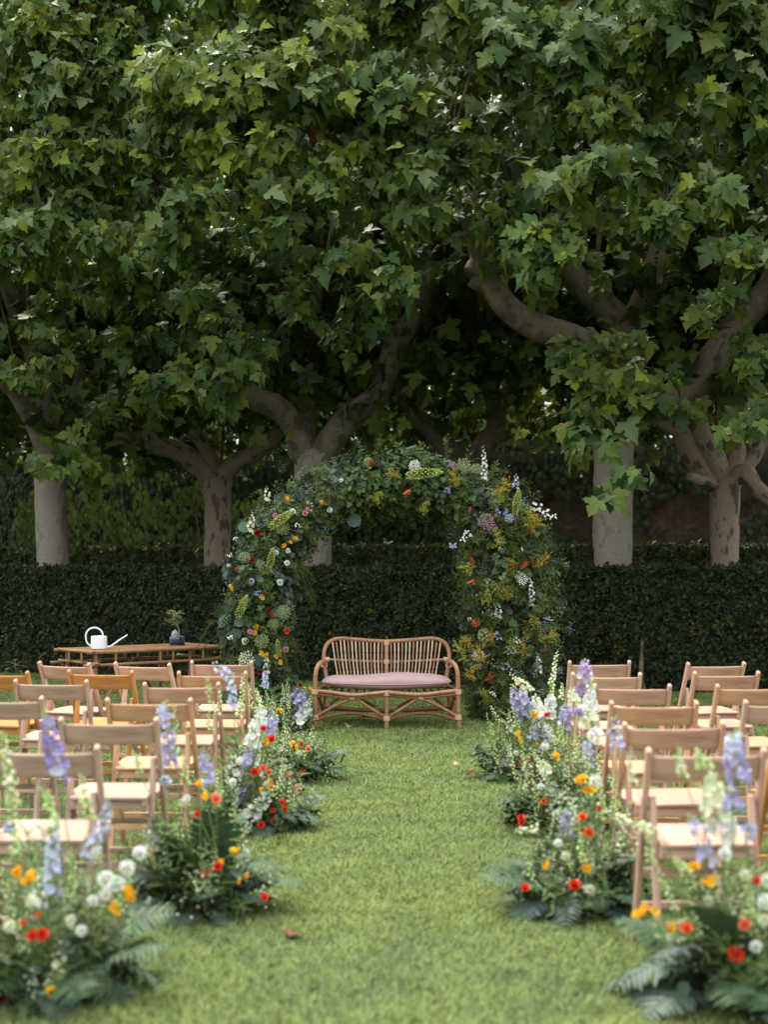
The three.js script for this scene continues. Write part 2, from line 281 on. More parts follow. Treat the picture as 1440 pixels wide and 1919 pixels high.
function dress(g, leaves, twigs, singles, mat = white) {              // the leaves that show largest become parts, the rest one crown
  const base = g.position, inv = new THREE.Matrix4().makeTranslation(-base.x, -base.y, -base.z), seen = [];
  leaves.forEach((l) => { const [px, py, d] = toPx(l.p); l.d = d; if (px > -5 && px < 1445 && py > -5 && py < 1919) seen.push(l); });
  seen.sort((a, b) => a.d - b.d); const own = new Set(seen.slice(0, singles));
  const lists = [[], [], [], [], [], []];
  for (const l of leaves) {
    const m = inv.clone().multiply(l.m);
    if (own.has(l)) { const o = part('leaf', planeLeaf[l.v], tintMats[l.ti], g); m.decompose(o.position, o.quaternion, o.scale); continue; }
    lists[l.v].push({ m, c: TINTS[l.ti].clone().multiplyScalar(l.b) });
  }
  lists.forEach((l, i) => l.length && stuffPart('crown', planeLeaf[i], mat, l, g));
  if (twigs.length) stuffPart('twigs', twigGeo, M.twig, twigs.map((t) => ({ m: inv.clone().multiply(t.m) })), g);
}
const clumpGeos = [0, 1, 2].map((k) => { const R = rng(400 + k), b = new MB(); for (let i = 0; i < 16; i++) { const p = V(R.r(-1, 1), R.r(-0.8, 0.8), R.r(-1, 1)).multiplyScalar(0.42), out = V(p.x + R.r(-0.4, 0.4), R.r(-0.2, 0.9), p.z + R.r(-0.4, 0.4)); b.add(planeLeaf[i % 4], basis(p, V(R.r(-0.7, 0.7), R.r(-1, 0.2), R.r(-0.7, 0.7)), out, 0.2 * R.r(0.6, 1.2)), TINTS[R() < 0.45 ? 4 : R() < 0.6 ? 8 : R() < 0.3 ? 5 : Math.floor(R() * 5)].clone().multiplyScalar(R.r(0.8, 1.2))); } return b.geo(); });
const clumpMat = leafMat({ vertexColors: true, color: rgb(1, 1, 1), transmission: 0.42 });
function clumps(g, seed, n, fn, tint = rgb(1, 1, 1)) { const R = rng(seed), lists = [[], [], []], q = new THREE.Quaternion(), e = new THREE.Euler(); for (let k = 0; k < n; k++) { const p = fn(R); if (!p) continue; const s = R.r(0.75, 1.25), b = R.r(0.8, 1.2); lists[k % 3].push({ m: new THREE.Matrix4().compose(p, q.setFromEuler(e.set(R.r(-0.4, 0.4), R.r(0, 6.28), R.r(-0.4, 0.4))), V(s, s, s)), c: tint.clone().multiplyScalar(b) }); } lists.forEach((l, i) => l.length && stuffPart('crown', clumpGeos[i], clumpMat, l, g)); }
const knobbly = (r0, r1, seed, amp = 0.1) => (t, a) => { const c = Math.cos(a) * 0.9, s = Math.sin(a) * 0.9; return lerp(r0, r1, t) * (1 + amp * fbm(c * 1.3 + seed, s * 1.3, t * 5, 3) * 2); };
function limb(g, pxs, r0, r1, seed, mat, name = 'limb', amp = 0.17, seg = 26, rs = 14) {   // pixels [px, py, depth]
  const pts = pxs.map(([x, y, d]) => at(x, y, d).sub(g.position));
  return part(name, tube(pts, knobbly(r0, r1, seed, amp), seg, rs), mat, g);
}
function trunk(g, H, r0, r1, lean, seed, mat) {
  const f = (t, a) => knobbly(r0, r1, seed, 0.1)(t, a) * (1 + 0.45 * Math.exp(-t * 12)) * (1 + 0.1 * sstep(t, 0.8, 1)) * (t > 0.955 ? Math.sqrt(Math.max(0.02, 1 - Math.pow((t - 0.955) / 0.046, 2))) : 1);
  return part('trunk', tube([V(0, -0.05, 0), V(lean * 0.2, H * 0.33, 0), V(lean * 0.6, H * 0.66, 0), V(lean, H + 0.1, 0)], f, 44, 20), mat, g);
}
function shoots(g, list, seed) { const R = rng(seed); for (const [x, y, d, x2, y2, r] of list) limb(g, [[x, y, d], [lerp(x, x2, 0.3) + R.r(-8, 8), lerp(y, y2, 0.35), d + R.r(-0.1, 0.1)], [x2, y2, d + R.r(-0.3, 0.3)]], r, r * 0.55, R() * 50, M.shoot, 'branch', 0.08, 12, 7); }
function autoShoots(g, n, seed, y0, y1, spread) { const R = rng(seed); for (let k = 0; k < n; k++) { const u = R.r(-spread, spread), v = R.r(-0.7, 1.0), p = V(0, y0 + R.r(-0.4, 0.6), 0).addScaledVector(RU, u).addScaledVector(RN, v), q = p.clone().add(V(0, R.r(2, y1 - y0), 0)).addScaledVector(RU, R.r(-0.6, 0.6) + u * 0.35).addScaledVector(RN, R.r(-0.3, 0.9)), r = R.r(0.014, 0.034);
  part('branch', tube([p, p.clone().lerp(q, 0.4).addScaledVector(RU, R.r(-0.15, 0.15)), q], (t) => r * (1 - 0.6 * t), 12, 7), M.shoot, g); } }
// the crown of a front-row tree: an outer shell of sprays bulging over the hedge, a loose inside and back, a closed top
function crownSprays(g, seed, o) {
  const R = rng(seed), leaves = [], twigs = [], B = g.position, add = (u, v, y, n, size, tint, outv = 1) => { const p = B.clone().addScaledVector(RU, u).addScaledVector(RN, v).setY(y); const out = RN.clone().multiplyScalar(outv).addScaledVector(RU, u * 0.25 + R.r(-0.5, 0.5)).add(V(0, 0.2 + 0.1 * (y - 5), 0)).normalize(); spray(R, p, out, n, size, tint, leaves, twigs); };
  const lump = (u, y) => fbm((u + B.x) * 0.85 + 3, y * 0.95, seed * 0.01, 3);
  for (let k = 0; k < o.shell; k++) {
    const u = R.r(-o.half, o.half), y = Math.pow(R(), 0.85) * (9.4 - o.low) + o.low, w = lump(u, y), bulge = o.v0 + 2.1 * Math.pow(Math.sin(clamp((y - o.low) / (9.9 - o.low), 0, 1) * Math.PI), 0.75);
    const low = o.low + 0.7 + 0.9 * fbm((u + B.x) * 0.9, seed * 0.3, 2, 2); if (y < low && R() < 0.85) continue;
    if (w < -0.05 && R() < 0.93) continue;
    add(u, bulge + w * 2.4 + R.r(-0.35, 0.12), y, 9 + Math.floor(R() * 9), o.leaf, w > 0.13 && y > 5.3 ? (B.x < 1 && R() < 0.6 ? 'bright' : 'pale') : '');  // high outward lumps take lighter tints, painted as lit sprays
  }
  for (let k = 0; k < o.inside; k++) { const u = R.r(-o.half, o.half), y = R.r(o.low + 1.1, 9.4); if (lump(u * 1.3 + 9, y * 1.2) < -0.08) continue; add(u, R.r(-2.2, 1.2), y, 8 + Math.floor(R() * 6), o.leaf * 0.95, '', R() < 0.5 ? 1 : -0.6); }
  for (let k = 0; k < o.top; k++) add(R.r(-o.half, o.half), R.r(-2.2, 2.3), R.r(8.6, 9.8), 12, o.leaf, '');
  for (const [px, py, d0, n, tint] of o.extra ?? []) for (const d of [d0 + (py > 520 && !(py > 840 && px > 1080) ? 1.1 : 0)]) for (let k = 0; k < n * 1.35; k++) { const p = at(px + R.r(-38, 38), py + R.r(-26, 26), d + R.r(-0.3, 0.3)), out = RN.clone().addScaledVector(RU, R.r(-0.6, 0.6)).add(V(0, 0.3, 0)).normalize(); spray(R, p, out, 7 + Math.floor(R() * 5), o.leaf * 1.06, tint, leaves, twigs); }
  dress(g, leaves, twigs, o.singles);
  clumps(g, seed + 9, 190, (R) => { const u = R.r(-o.half, o.half), v = R.r(-1.7, 0.5), y = R.r(3.4, 6.4) - 0.3 * v; if (fbm((u + B.x) * 0.9 + 5, y * 0.9, v + seed, 3) < -0.05) return null; return V(0, y, 0).addScaledVector(RU, u).addScaledVector(RN, v); }, rgb(0.55, 0.6, 0.6));  // inner clumps tinted darker: the crown's inner shade is put into leaf colour
}
const ballGeo = (() => { const g = new THREE.IcosahedronGeometry(0.017, 2), P = g.attributes.position; for (let i = 0; i < P.count; i++) { const k = 1 + 0.16 * noise(P.getX(i) * 300, P.getY(i) * 300, P.getZ(i) * 300); P.setXYZ(i, P.getX(i) * k, P.getY(i) * k, P.getZ(i) * k); } g.computeVertexNormals(); return g; })(), ballMat = std({ color: rgb(0.16, 0.11, 0.05), roughness: 1 });
function seedBalls(g, list) { for (const [px, py, d] of list) { const p = at(px, py, d).sub(g.position), m = part('seed_ball', ballGeo, ballMat, g, p); part('stalk', tube([V(0, 0.01, 0), V(0.01, 0.07, 0), V(0.0, 0.13, 0.01)], 0.0014, 6, 4), M.twig, m); } }
const tree = (label, X, d, group) => thing('plane_tree', label, 'tree', [X, 0, -d], 0, group);

{ // front row, left
  const g = tree('plane tree with a smooth pale trunk behind the bamboo table, front row', -4.6, 19.9, 'plane trees in the front row');
  trunk(g, 2.95, 0.225, 0.215, -0.1, 3.1, M.pale);
  limb(g, [[92, 850, 19.9], [62, 790, 19.7], [30, 735, 19.4], [-20, 690, 19.0], [-60, 600, 18.8]], 0.15, 0.1, 5.2, M.bark);
  limb(g, [[105, 850, 19.9], [88, 760, 19.9], [60, 660, 19.8], [30, 580, 19.7], [5, 500, 19.6], [0, 400, 19.6]], 0.165, 0.09, 7.2, M.bark);
  limb(g, [[100, 840, 20], [130, 780, 20.3], [150, 690, 20.6], [140, 560, 20.8]], 0.11, 0.07, 9.1, M.bark);
  autoShoots(g, 9, 301, 4.2, 8.6, 1.4);
  shoots(g, [[285, 330, 19.2, 262, 60, 0.045], [278, 325, 19.3, 240, 130, 0.035], [268, 330, 19.1, 278, 40, 0.05], [345, 300, 19.2, 352, 110, 0.03]], 31);
  crownSprays(g, 1201, { half: 2.5, low: 4.3, v0: 0.6, shell: 930, inside: 180, top: 45, leaf: 0.15, singles: 300, extra: [[40, 440, 16.6, 7, 'pale'], [130, 385, 16.5, 8, 'pale'], [200, 440, 16.5, 5, 'pale'], [180, 250, 16.8, 6, 'pale'], [20, 420, 16.3, 5, 'pale'], [60, 40, 17, 6, 'bright'], [335, 60, 18.2, 6, 'bright'], [350, 20, 18.6, 4, ''], [100, 120, 17, 5, 'bright'], [110, 560, 17.2, 4, ''], [70, 690, 17.3, 4, ''], [125, 640, 17, 4, ''], [110, 850, 17.4, 3, ''], [170, 875, 17.6, 4, ''], [30, 700, 17.2, 4, ''], [210, 750, 17.6, 5, ''], [250, 640, 17.2, 6, ''], [330, 620, 17, 5, '']] });
}
{ // front row, middle
  const g = tree('plane tree rising behind the left shoulder of the floral arch, forked low', -0.93, 18.5, 'plane trees in the front row');
  trunk(g, 2.9, 0.225, 0.235, 0.02, 13.1, M.pale);
  limb(g, [[575, 862, 18.5], [552, 800, 18.4], [520, 762, 18.25], [478, 748, 18.1], [438, 712, 18.0], [415, 650, 17.9], [372, 590, 17.9], [352, 530, 17.95], [326, 492, 18]], 0.175, 0.125, 15.3, M.bark);
  limb(g, [[600, 862, 18.5], [640, 800, 18.3], [668, 772, 18.2], [706, 742, 18.1], [728, 690, 17.95], [742, 645, 17.9], [775, 600, 17.85], [788, 560, 17.8], [802, 532, 17.8]], 0.18, 0.13, 17.3, M.bark);
  limb(g, [[330, 495, 18], [318, 470, 18], [335, 430, 18], [345, 330, 18.1]], 0.17, 0.08, 18.3, M.bark);
  limb(g, [[798, 545, 17.8], [812, 500, 17.8], [800, 430, 17.9], [830, 340, 17.9]], 0.16, 0.07, 19.3, M.bark);
  limb(g, [[585, 850, 18.6], [575, 770, 18.9], [590, 640, 19.2], [570, 500, 19.3]], 0.12, 0.06, 20.1, M.bark);
  seedBalls(g, [[736, 546, 14.9], [548, 118, 14.8], [633, 130, 14.8], [785, 582, 15], [756, 436, 14.7], [420, 345, 15.1]]);
  autoShoots(g, 11, 302, 4.4, 8.6, 1.6);
  crownSprays(g, 1202, { half: 2.3, low: 4.6, v0: 0.6, shell: 900, inside: 160, top: 45, leaf: 0.15, singles: 300, extra: [[310, 115, 15.2, 4, 'bright'], [350, 145, 15.2, 4, 'bright'], [430, 165, 15.2, 6, 'bright'], [395, 255, 15.3, 5, 'bright'], [520, 110, 15.1, 6, 'bright'], [560, 95, 15, 5, 'bright'], [640, 30, 15.2, 5, 'bright'], [620, 160, 15, 7, 'pale'], [690, 130, 15, 6, 'pale'], [520, 240, 15.1, 6, 'bright'], [500, 330, 15.2, 6, ''], [360, 345, 15.4, 6, ''], [320, 410, 15.6, 7, 'pale'], [390, 370, 15.5, 4, 'pale'], [300, 460, 15.7, 4, ''], [520, 400, 15.3, 6, ''], [600, 330, 15.2, 7, ''], [560, 550, 15.5, 3, ''], [360, 700, 16, 7, ''], [300, 720, 16.2, 5, ''], [395, 740, 15.9, 4, ''], [450, 640, 16, 6, ''], [405, 610, 15.7, 6, ''], [430, 670, 15.7, 4, ''], [370, 540, 15.7, 6, ''], [640, 620, 15.7, 5, ''], [700, 600, 15.6, 4, ''], [650, 470, 15.4, 5, ''], [700, 540, 15.2, 4, ''], [770, 390, 15, 5, 'pale'], [740, 520, 15.2, 4, '']] });
}
{ // front row, right
  const g = tree('big plane tree with pale trunk right of the floral arch and a long crooked limb', 2.74, 17.1, 'plane trees in the front row');
  trunk(g, 3.15, 0.205, 0.25, 0.03, 23.1, M.pale);
  limb(g, [[1160, 810, 17.1], [1205, 770, 17.0], [1262, 745, 16.8], [1318, 705, 16.6], [1362, 640, 16.5], [1400, 590, 16.4], [1440, 545, 16.3], [1475, 470, 16.3]], 0.21, 0.15, 25.3, M.bark);
  limb(g, [[1155, 810, 17.1], [1165, 740, 17.1], [1182, 680, 17.1], [1160, 610, 17.1], [1130, 570, 17.1], [1085, 530, 17.1], [1055, 480, 17.1]], 0.24, 0.15, 27.3, M.bark, 'limb', 0.18);
  limb(g, [[1180, 690, 17.1], [1120, 655, 16.9], [1065, 632, 16.8], [1005, 612, 16.7], [955, 580, 16.6], [920, 535, 16.5], [890, 515, 16.5]], 0.2, 0.15, 29.3, M.bark);
  limb(g, [[892, 520, 16.5], [905, 490, 16.5], [880, 400, 16.5], [855, 330, 16.6]], 0.17, 0.08, 30.3, M.bark);
  limb(g, [[1170, 640, 17.1], [1195, 580, 17.2], [1225, 520, 17.3], [1240, 400, 17.4], [1235, 250, 17.4]], 0.16, 0.08, 33.3, M.bark);
  seedBalls(g, [[1090, 893, 13.8], [1086, 844, 13.85], [1052, 796, 13.9], [1178, 826, 13.8], [1195, 35, 13.8], [1130, 545, 13.9], [760, 425, 14.6], [811, 330, 14.5]]);
  autoShoots(g, 12, 303, 4.4, 8.6, 1.6);
  shoots(g, [[1100, 490, 17, 1080, 190, 0.03], [1120, 500, 17, 1150, 150, 0.035], [1200, 470, 17, 1212, 170, 0.05], [1260, 260, 17, 1205, 110, 0.03], [1420, 300, 17, 1385, 180, 0.03], [900, 480, 16.5, 960, 200, 0.03]], 33);
  crownSprays(g, 1203, { half: 2.3, low: 4.6, v0: 0.55, shell: 900, inside: 160, top: 45, leaf: 0.16, singles: 300, extra: [[1080, 320, 14, 5, 'pale'], [1160, 295, 13.9, 8, 'pale'], [1040, 330, 14, 4, ''], [1150, 330, 14, 5, ''], [1050, 440, 14, 6, ''], [1250, 400, 13.8, 6, ''], [1330, 340, 13.8, 6, ''], [1400, 460, 13.8, 5, ''], [1010, 480, 14.2, 4, ''], [1110, 190, 14.2, 4, ''], [1290, 45, 14, 6, ''], [940, 200, 16.2, 5, 'pale'], [960, 60, 14.4, 5, 'pale'], [1070, 40, 14.2, 6, 'pale'], [860, 20, 14.6, 6, 'bright'], [750, 170, 14.8, 6, 'pale'], [800, 150, 14.7, 4, 'pale'], [760, 310, 14.8, 5, ''], [1130, 905, 13.9, 0.7, ''], [1158, 900, 13.9, 0.7, ''], [1108, 850, 13.9, 0.7, ''], [1110, 780, 14, 3, ''], [1130, 720, 14.1, 5, ''], [1090, 660, 14.2, 4, ''], [1180, 770, 14, 1.4, ''], [1240, 760, 14, 4, ''], [1180, 640, 14.2, 3, ''], [1410, 770, 13.7, 3, ''], [1340, 560, 14, 4, ''], [1420, 650, 13.8, 3, ''], [1225, 700, 14, 3, '']] });
}
for (const [X, d, seed, label, s] of [[-8.3, 21.3, 41, 'plane tree crown reaching in at the upper left edge of the photo', 330], [6.4, 15.7, 42, 'plane tree crown reaching in at the upper right edge of the photo', 380]]) {
  const g = tree(label, X, d, 'plane trees in the front row');
  trunk(g, 3.1, 0.22, 0.23, 0.05, seed, M.pale);
  for (const [u, v, y] of [[-1.5, 0.3, 4.8], [1.4, 0.4, 4.9], [0.1, -0.6, 5.6]]) { const e = V(0, y, 0).addScaledVector(RU, u).addScaledVector(RN, v); part('limb', tube([V(0.04, 3, 0), e.clone().multiplyScalar(0.5).setY(3.5), e], knobbly(0.2, 0.13, seed + u, 0.12), 22, 12), M.bark, g); }
  autoShoots(g, 9, seed * 3, 4.6, 8.6, 1.5);
  crownSprays(g, 1200 + seed, { half: 2.4, low: 4.3, v0: 0.6, shell: s * 1.5, inside: 100, top: 45, leaf: 0.155, singles: 200 });
}
// back row: pollarded plane trees with bare crooked limbs
function backCrown(g, seed, n, singles) {
  const R = rng(seed), leaves = [], twigs = [], B = g.position;
  for (let k = 0; k < n; k++) { const u = R.r(-2.1, 2.1), v = R.r(-1.6, 1.3), y = R.r(4.3, 10) - 0.25 * Math.abs(u); if (fbm((u + B.x) * 0.9, y * 0.9, v + seed, 3) < -0.1) continue; const p = B.clone().addScaledVector(RU, u).addScaledVector(RN, v).setY(y), out = V(R.r(-1, 1), R.r(0, 0.5), R.r(-1, 1)).normalize(); spray(R, p, out, 8 + Math.floor(R() * 7), 0.19, R() < 0.3 ? 'back' : '', leaves, twigs); }
  dress(g, leaves, twigs, singles);
  clumps(g, seed + 500, 420, (R) => { const u = R.r(-2.2, 2.2), v = R.r(-1.8, 0.9), y = R.r(3.3, 10) + 0.2 * v; if (fbm((u + B.x) * 0.8 + 5, y * 0.8, v * 0.8 + seed, 3) < -0.06 || (v > 0 && y < 4.2)) return null; return V(0, y, 0).addScaledVector(RU, u).addScaledVector(RN, v); }, rgb(0.65, 0.68, 0.65));  // darker clump tint paints the shade under the back-row canopy
}
{
  const g = tree('smaller flaky barked plane tree with spreading bare limbs left of the arch, back row', -2.5, 21.2, 'plane trees in the back row');
  trunk(g, 2.72, 0.185, 0.2, 0.02, 43.1, M.flake);
  limb(g, [[398, 895, 21.2], [370, 870, 21.1], [335, 848, 21], [285, 828, 20.9], [245, 800, 20.8], [208, 752, 20.8]], 0.17, 0.1, 45.3, M.flake);
  limb(g, [[262, 815, 20.85], [228, 815, 20.8], [205, 790, 20.8], [190, 778, 20.7]], 0.11, 0.09, 46.3, M.flake);
  limb(g, [[405, 880, 21.2], [390, 850, 21], [372, 820, 20.9], [355, 800, 20.9]], 0.13, 0.08, 47.3, M.flake);
  limb(g, [[412, 895, 21.2], [440, 868, 21.1], [478, 848, 21], [515, 818, 20.9], [550, 760, 20.9]], 0.15, 0.11, 49.3, M.flake);
  shoots(g, [[355, 800, 20.9, 330, 560, 0.02], [208, 755, 20.8, 220, 520, 0.025], [240, 800, 20.8, 262, 600, 0.02], [515, 815, 20.9, 500, 560, 0.025], [415, 870, 21, 405, 620, 0.02], [445, 860, 21, 470, 640, 0.016]], 51);
  backCrown(g, 61, 230, 120);
}
{
  const g = tree('plane tree half hidden behind the right leg of the arch, back row', 1.16, 19.9, 'plane trees in the back row');
  trunk(g, 2.8, 0.18, 0.2, 0.1, 53.1, M.pale);
  limb(g, [[880, 880, 19.9], [905, 840, 19.8], [930, 800, 19.8], [925, 740, 19.8]], 0.17, 0.12, 55.3, M.bark);
  limb(g, [[870, 885, 19.9], [830, 830, 20], [780, 780, 20], [740, 700, 20]], 0.15, 0.1, 57.3, M.bark);
  autoShoots(g, 9, 305, 4.2, 8.4, 1.5);
  backCrown(g, 62, 200, 80);
}
{
  const g = tree('mottled plane tree with many crooked bare limbs at the right edge, back row', 4.42, 18.5, 'plane trees in the back row');
  trunk(g, 2.55, 0.165, 0.19, 0.03, 63.1, M.flake);
  limb(g, [[1345, 905, 18.5], [1320, 880, 18.4], [1295, 845, 18.3], [1275, 805, 18.2], [1245, 785, 18.2], [1262, 730, 18.2], [1285, 690, 18.2]], 0.16, 0.1, 65.3, M.flake, 'limb', 0.18);
  limb(g, [[1352, 900, 18.5], [1335, 850, 18.3], [1310, 800, 18.2], [1308, 740, 18.2], [1300, 690, 18.2], [1280, 620, 18.3]], 0.15, 0.11, 67.3, M.flake, 'limb', 0.18);
  limb(g, [[1365, 895, 18.5], [1380, 850, 18.5], [1372, 800, 18.5], [1395, 740, 18.5], [1402, 690, 18.5]], 0.14, 0.09, 69.3, M.flake, 'limb', 0.18);
  limb(g, [[1372, 900, 18.5], [1398, 885, 18.3], [1420, 915, 18.2], [1460, 945, 18.1]], 0.12, 0.09, 71.3, M.flake, 'limb', 0.15);
  limb(g, [[1375, 895, 18.5], [1410, 860, 18.6], [1425, 830, 18.7], [1470, 800, 18.7]], 0.12, 0.09, 73.3, M.flake, 'limb', 0.15);
  limb(g, [[1340, 905, 18.4], [1315, 900, 18.2], [1292, 892, 18.1]], 0.08, 0.06, 75.3, M.flake);
  shoots(g, [[1300, 690, 18.2, 1310, 480, 0.03], [1395, 740, 18.5, 1380, 500, 0.03], [1345, 830, 18.4, 1350, 600, 0.03], [1285, 690, 18.2, 1262, 500, 0.02]], 76);
  backCrown(g, 63, 210, 100);
}
for (const [X, d, seed, label] of [[-6.9, 22.7, 64, 'plane tree beyond the left edge, its back-row crown filling the upper left']]) {
  const g = tree(label, X, d, 'plane trees in the back row'); trunk(g, 2.7, 0.18, 0.2, 0.02, seed, M.flake); autoShoots(g, 8, 306, 3.0, 8.4, 1.2); backCrown(g, seed, 190, 60);
}
// trees beyond the garden wall; their sunlight is put into a raised leaf tint
for (const [X, d, seed, label, n] of [[-9.5, 31, 71, 'bright leafy tree beyond the hedges at the far left', 1250], [-4.4, 30, 75, 'yellow green tree behind the left trunks, seen over the evergreen screen', 1250], [0.2, 32.5, 72, 'sunlit tree glimpsed behind the arch centre with bright sky in its gaps', 1000], [4.6, 31, 73, 'yellow green tree glimpsed between the middle and right plane trunks', 1250], [9.4, 29, 74, 'leafy tree behind the garden wall at the far right', 1250]]) {
  const g = thing('background_tree', label, 'tree', [X, 0, -d], 0, 'background trees beyond the garden'), R = rng(seed);
  trunk(g, 4, 0.2, 0.15, R.r(-0.3, 0.3), seed, M.bark);
  for (let k = 0; k < 6; k++) { const a = R() * 6.28; part('limb', tube([V(0, 3 + R(), 0), V(Math.cos(a) * 0.9, 5, Math.sin(a) * 0.9), V(Math.cos(a) * 2.2, R.r(7, 10), Math.sin(a) * 2)], (t) => 0.11 * (1 - 0.7 * t), 14, 8), M.shoot, g); }
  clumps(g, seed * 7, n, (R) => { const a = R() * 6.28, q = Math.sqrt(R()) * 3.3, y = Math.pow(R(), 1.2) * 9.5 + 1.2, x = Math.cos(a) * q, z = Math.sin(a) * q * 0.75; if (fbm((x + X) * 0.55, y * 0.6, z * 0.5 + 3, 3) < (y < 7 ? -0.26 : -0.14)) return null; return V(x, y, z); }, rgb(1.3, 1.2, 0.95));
}
{ // light green shrub hanging over the back hedge at the left
  const g = thing('climbing_shrub', 'loose light green shrub drooping over the back hedge between two left trunks', 'shrub', [-4.6, 0, -24.2]), R = rng(88), list = [], lf = ovate(0.26, 0.4, 0.1);
  for (let k = 0; k < 3000; k++) { const u = R.r(-1.6, 3.2), h = 2.9 + 0.6 * fbm(u * 1.4, 4, 4, 3) - Math.abs(u - 0.3) * 0.28, y = R.r(1.2, h + 0.3), b = R.r(0.6, 1.3); if (fbm(u * 2, y * 2, 9, 3) < -0.1) continue; list.push({ m: basis(V(u, y, R.r(-0.3, 0.5)), V(R.r(-0.5, 0.5), -1, R.r(-0.2, 0.4)), V(R.r(-0.5, 0.5), R.r(0, 0.6), 1), R.r(0.08, 0.16)), c: rgb(b, b, b) }); }
  for (const u of [-0.9, 0.2, 1.4]) part('stem', tube([V(u, 0, 0), V(u + 0.1, 1.5, 0.1), V(u - 0.1, 2.8, 0)], (t) => 0.03 - 0.02 * t, 10, 6), M.shoot, g);
  stuffPart('foliage', lf, leafMat({ color: rgb(0.14, 0.18, 0.05) }), list, g);
}
{ // dark evergreen screen that closes the view under the far trees
  const g = thing('evergreen_screen', 'dark dense evergreen hedge wall behind everything, under the far trees', 'hedge', [-5, 0, -26.2], ROW), R = rng(99), list = [];
  const cg = new THREE.BoxGeometry(13.5, 3.1, 0.8, 80, 16, 3).translate(-0.25, 1.55, -0.45), P = cg.attributes.position; for (let i = 0; i < P.count; i++) { const a = 0.12 * fbm(P.getX(i) * 2, P.getY(i) * 2, 5); P.setY(i, P.getY(i) + (P.getY(i) > 2.5 ? 4 * a : 0)); P.setZ(i, P.getZ(i) + a); } cg.computeVertexNormals(); part('twig_core', cg, std({ color: rgb(0.03, 0.028, 0.018), roughness: 1 }), g);
  for (let k = 0; k < 18000; k++) { const b = R.r(0.6, 1.3), x = R.r(-7.1, 6.6), y = R.r(0.1, 3.3 + 0.4 * fbm(x * 2, 2, 5)); list.push({ m: basis(V(x, y, R.r(-0.02, 0.18)), V(R.r(-0.6, 0.6), -1, 0.3), V(R.r(-0.4, 0.4), R.r(0, 0.6), 1), R.r(0.07, 0.14)), c: rgb(b, b, b) }); }
  stuffPart('foliage', ovate(0.34, 0.3, 0.1), leafMat({ color: rgb(0.036, 0.056, 0.02), transmission: 0.1 }), list, g);
}
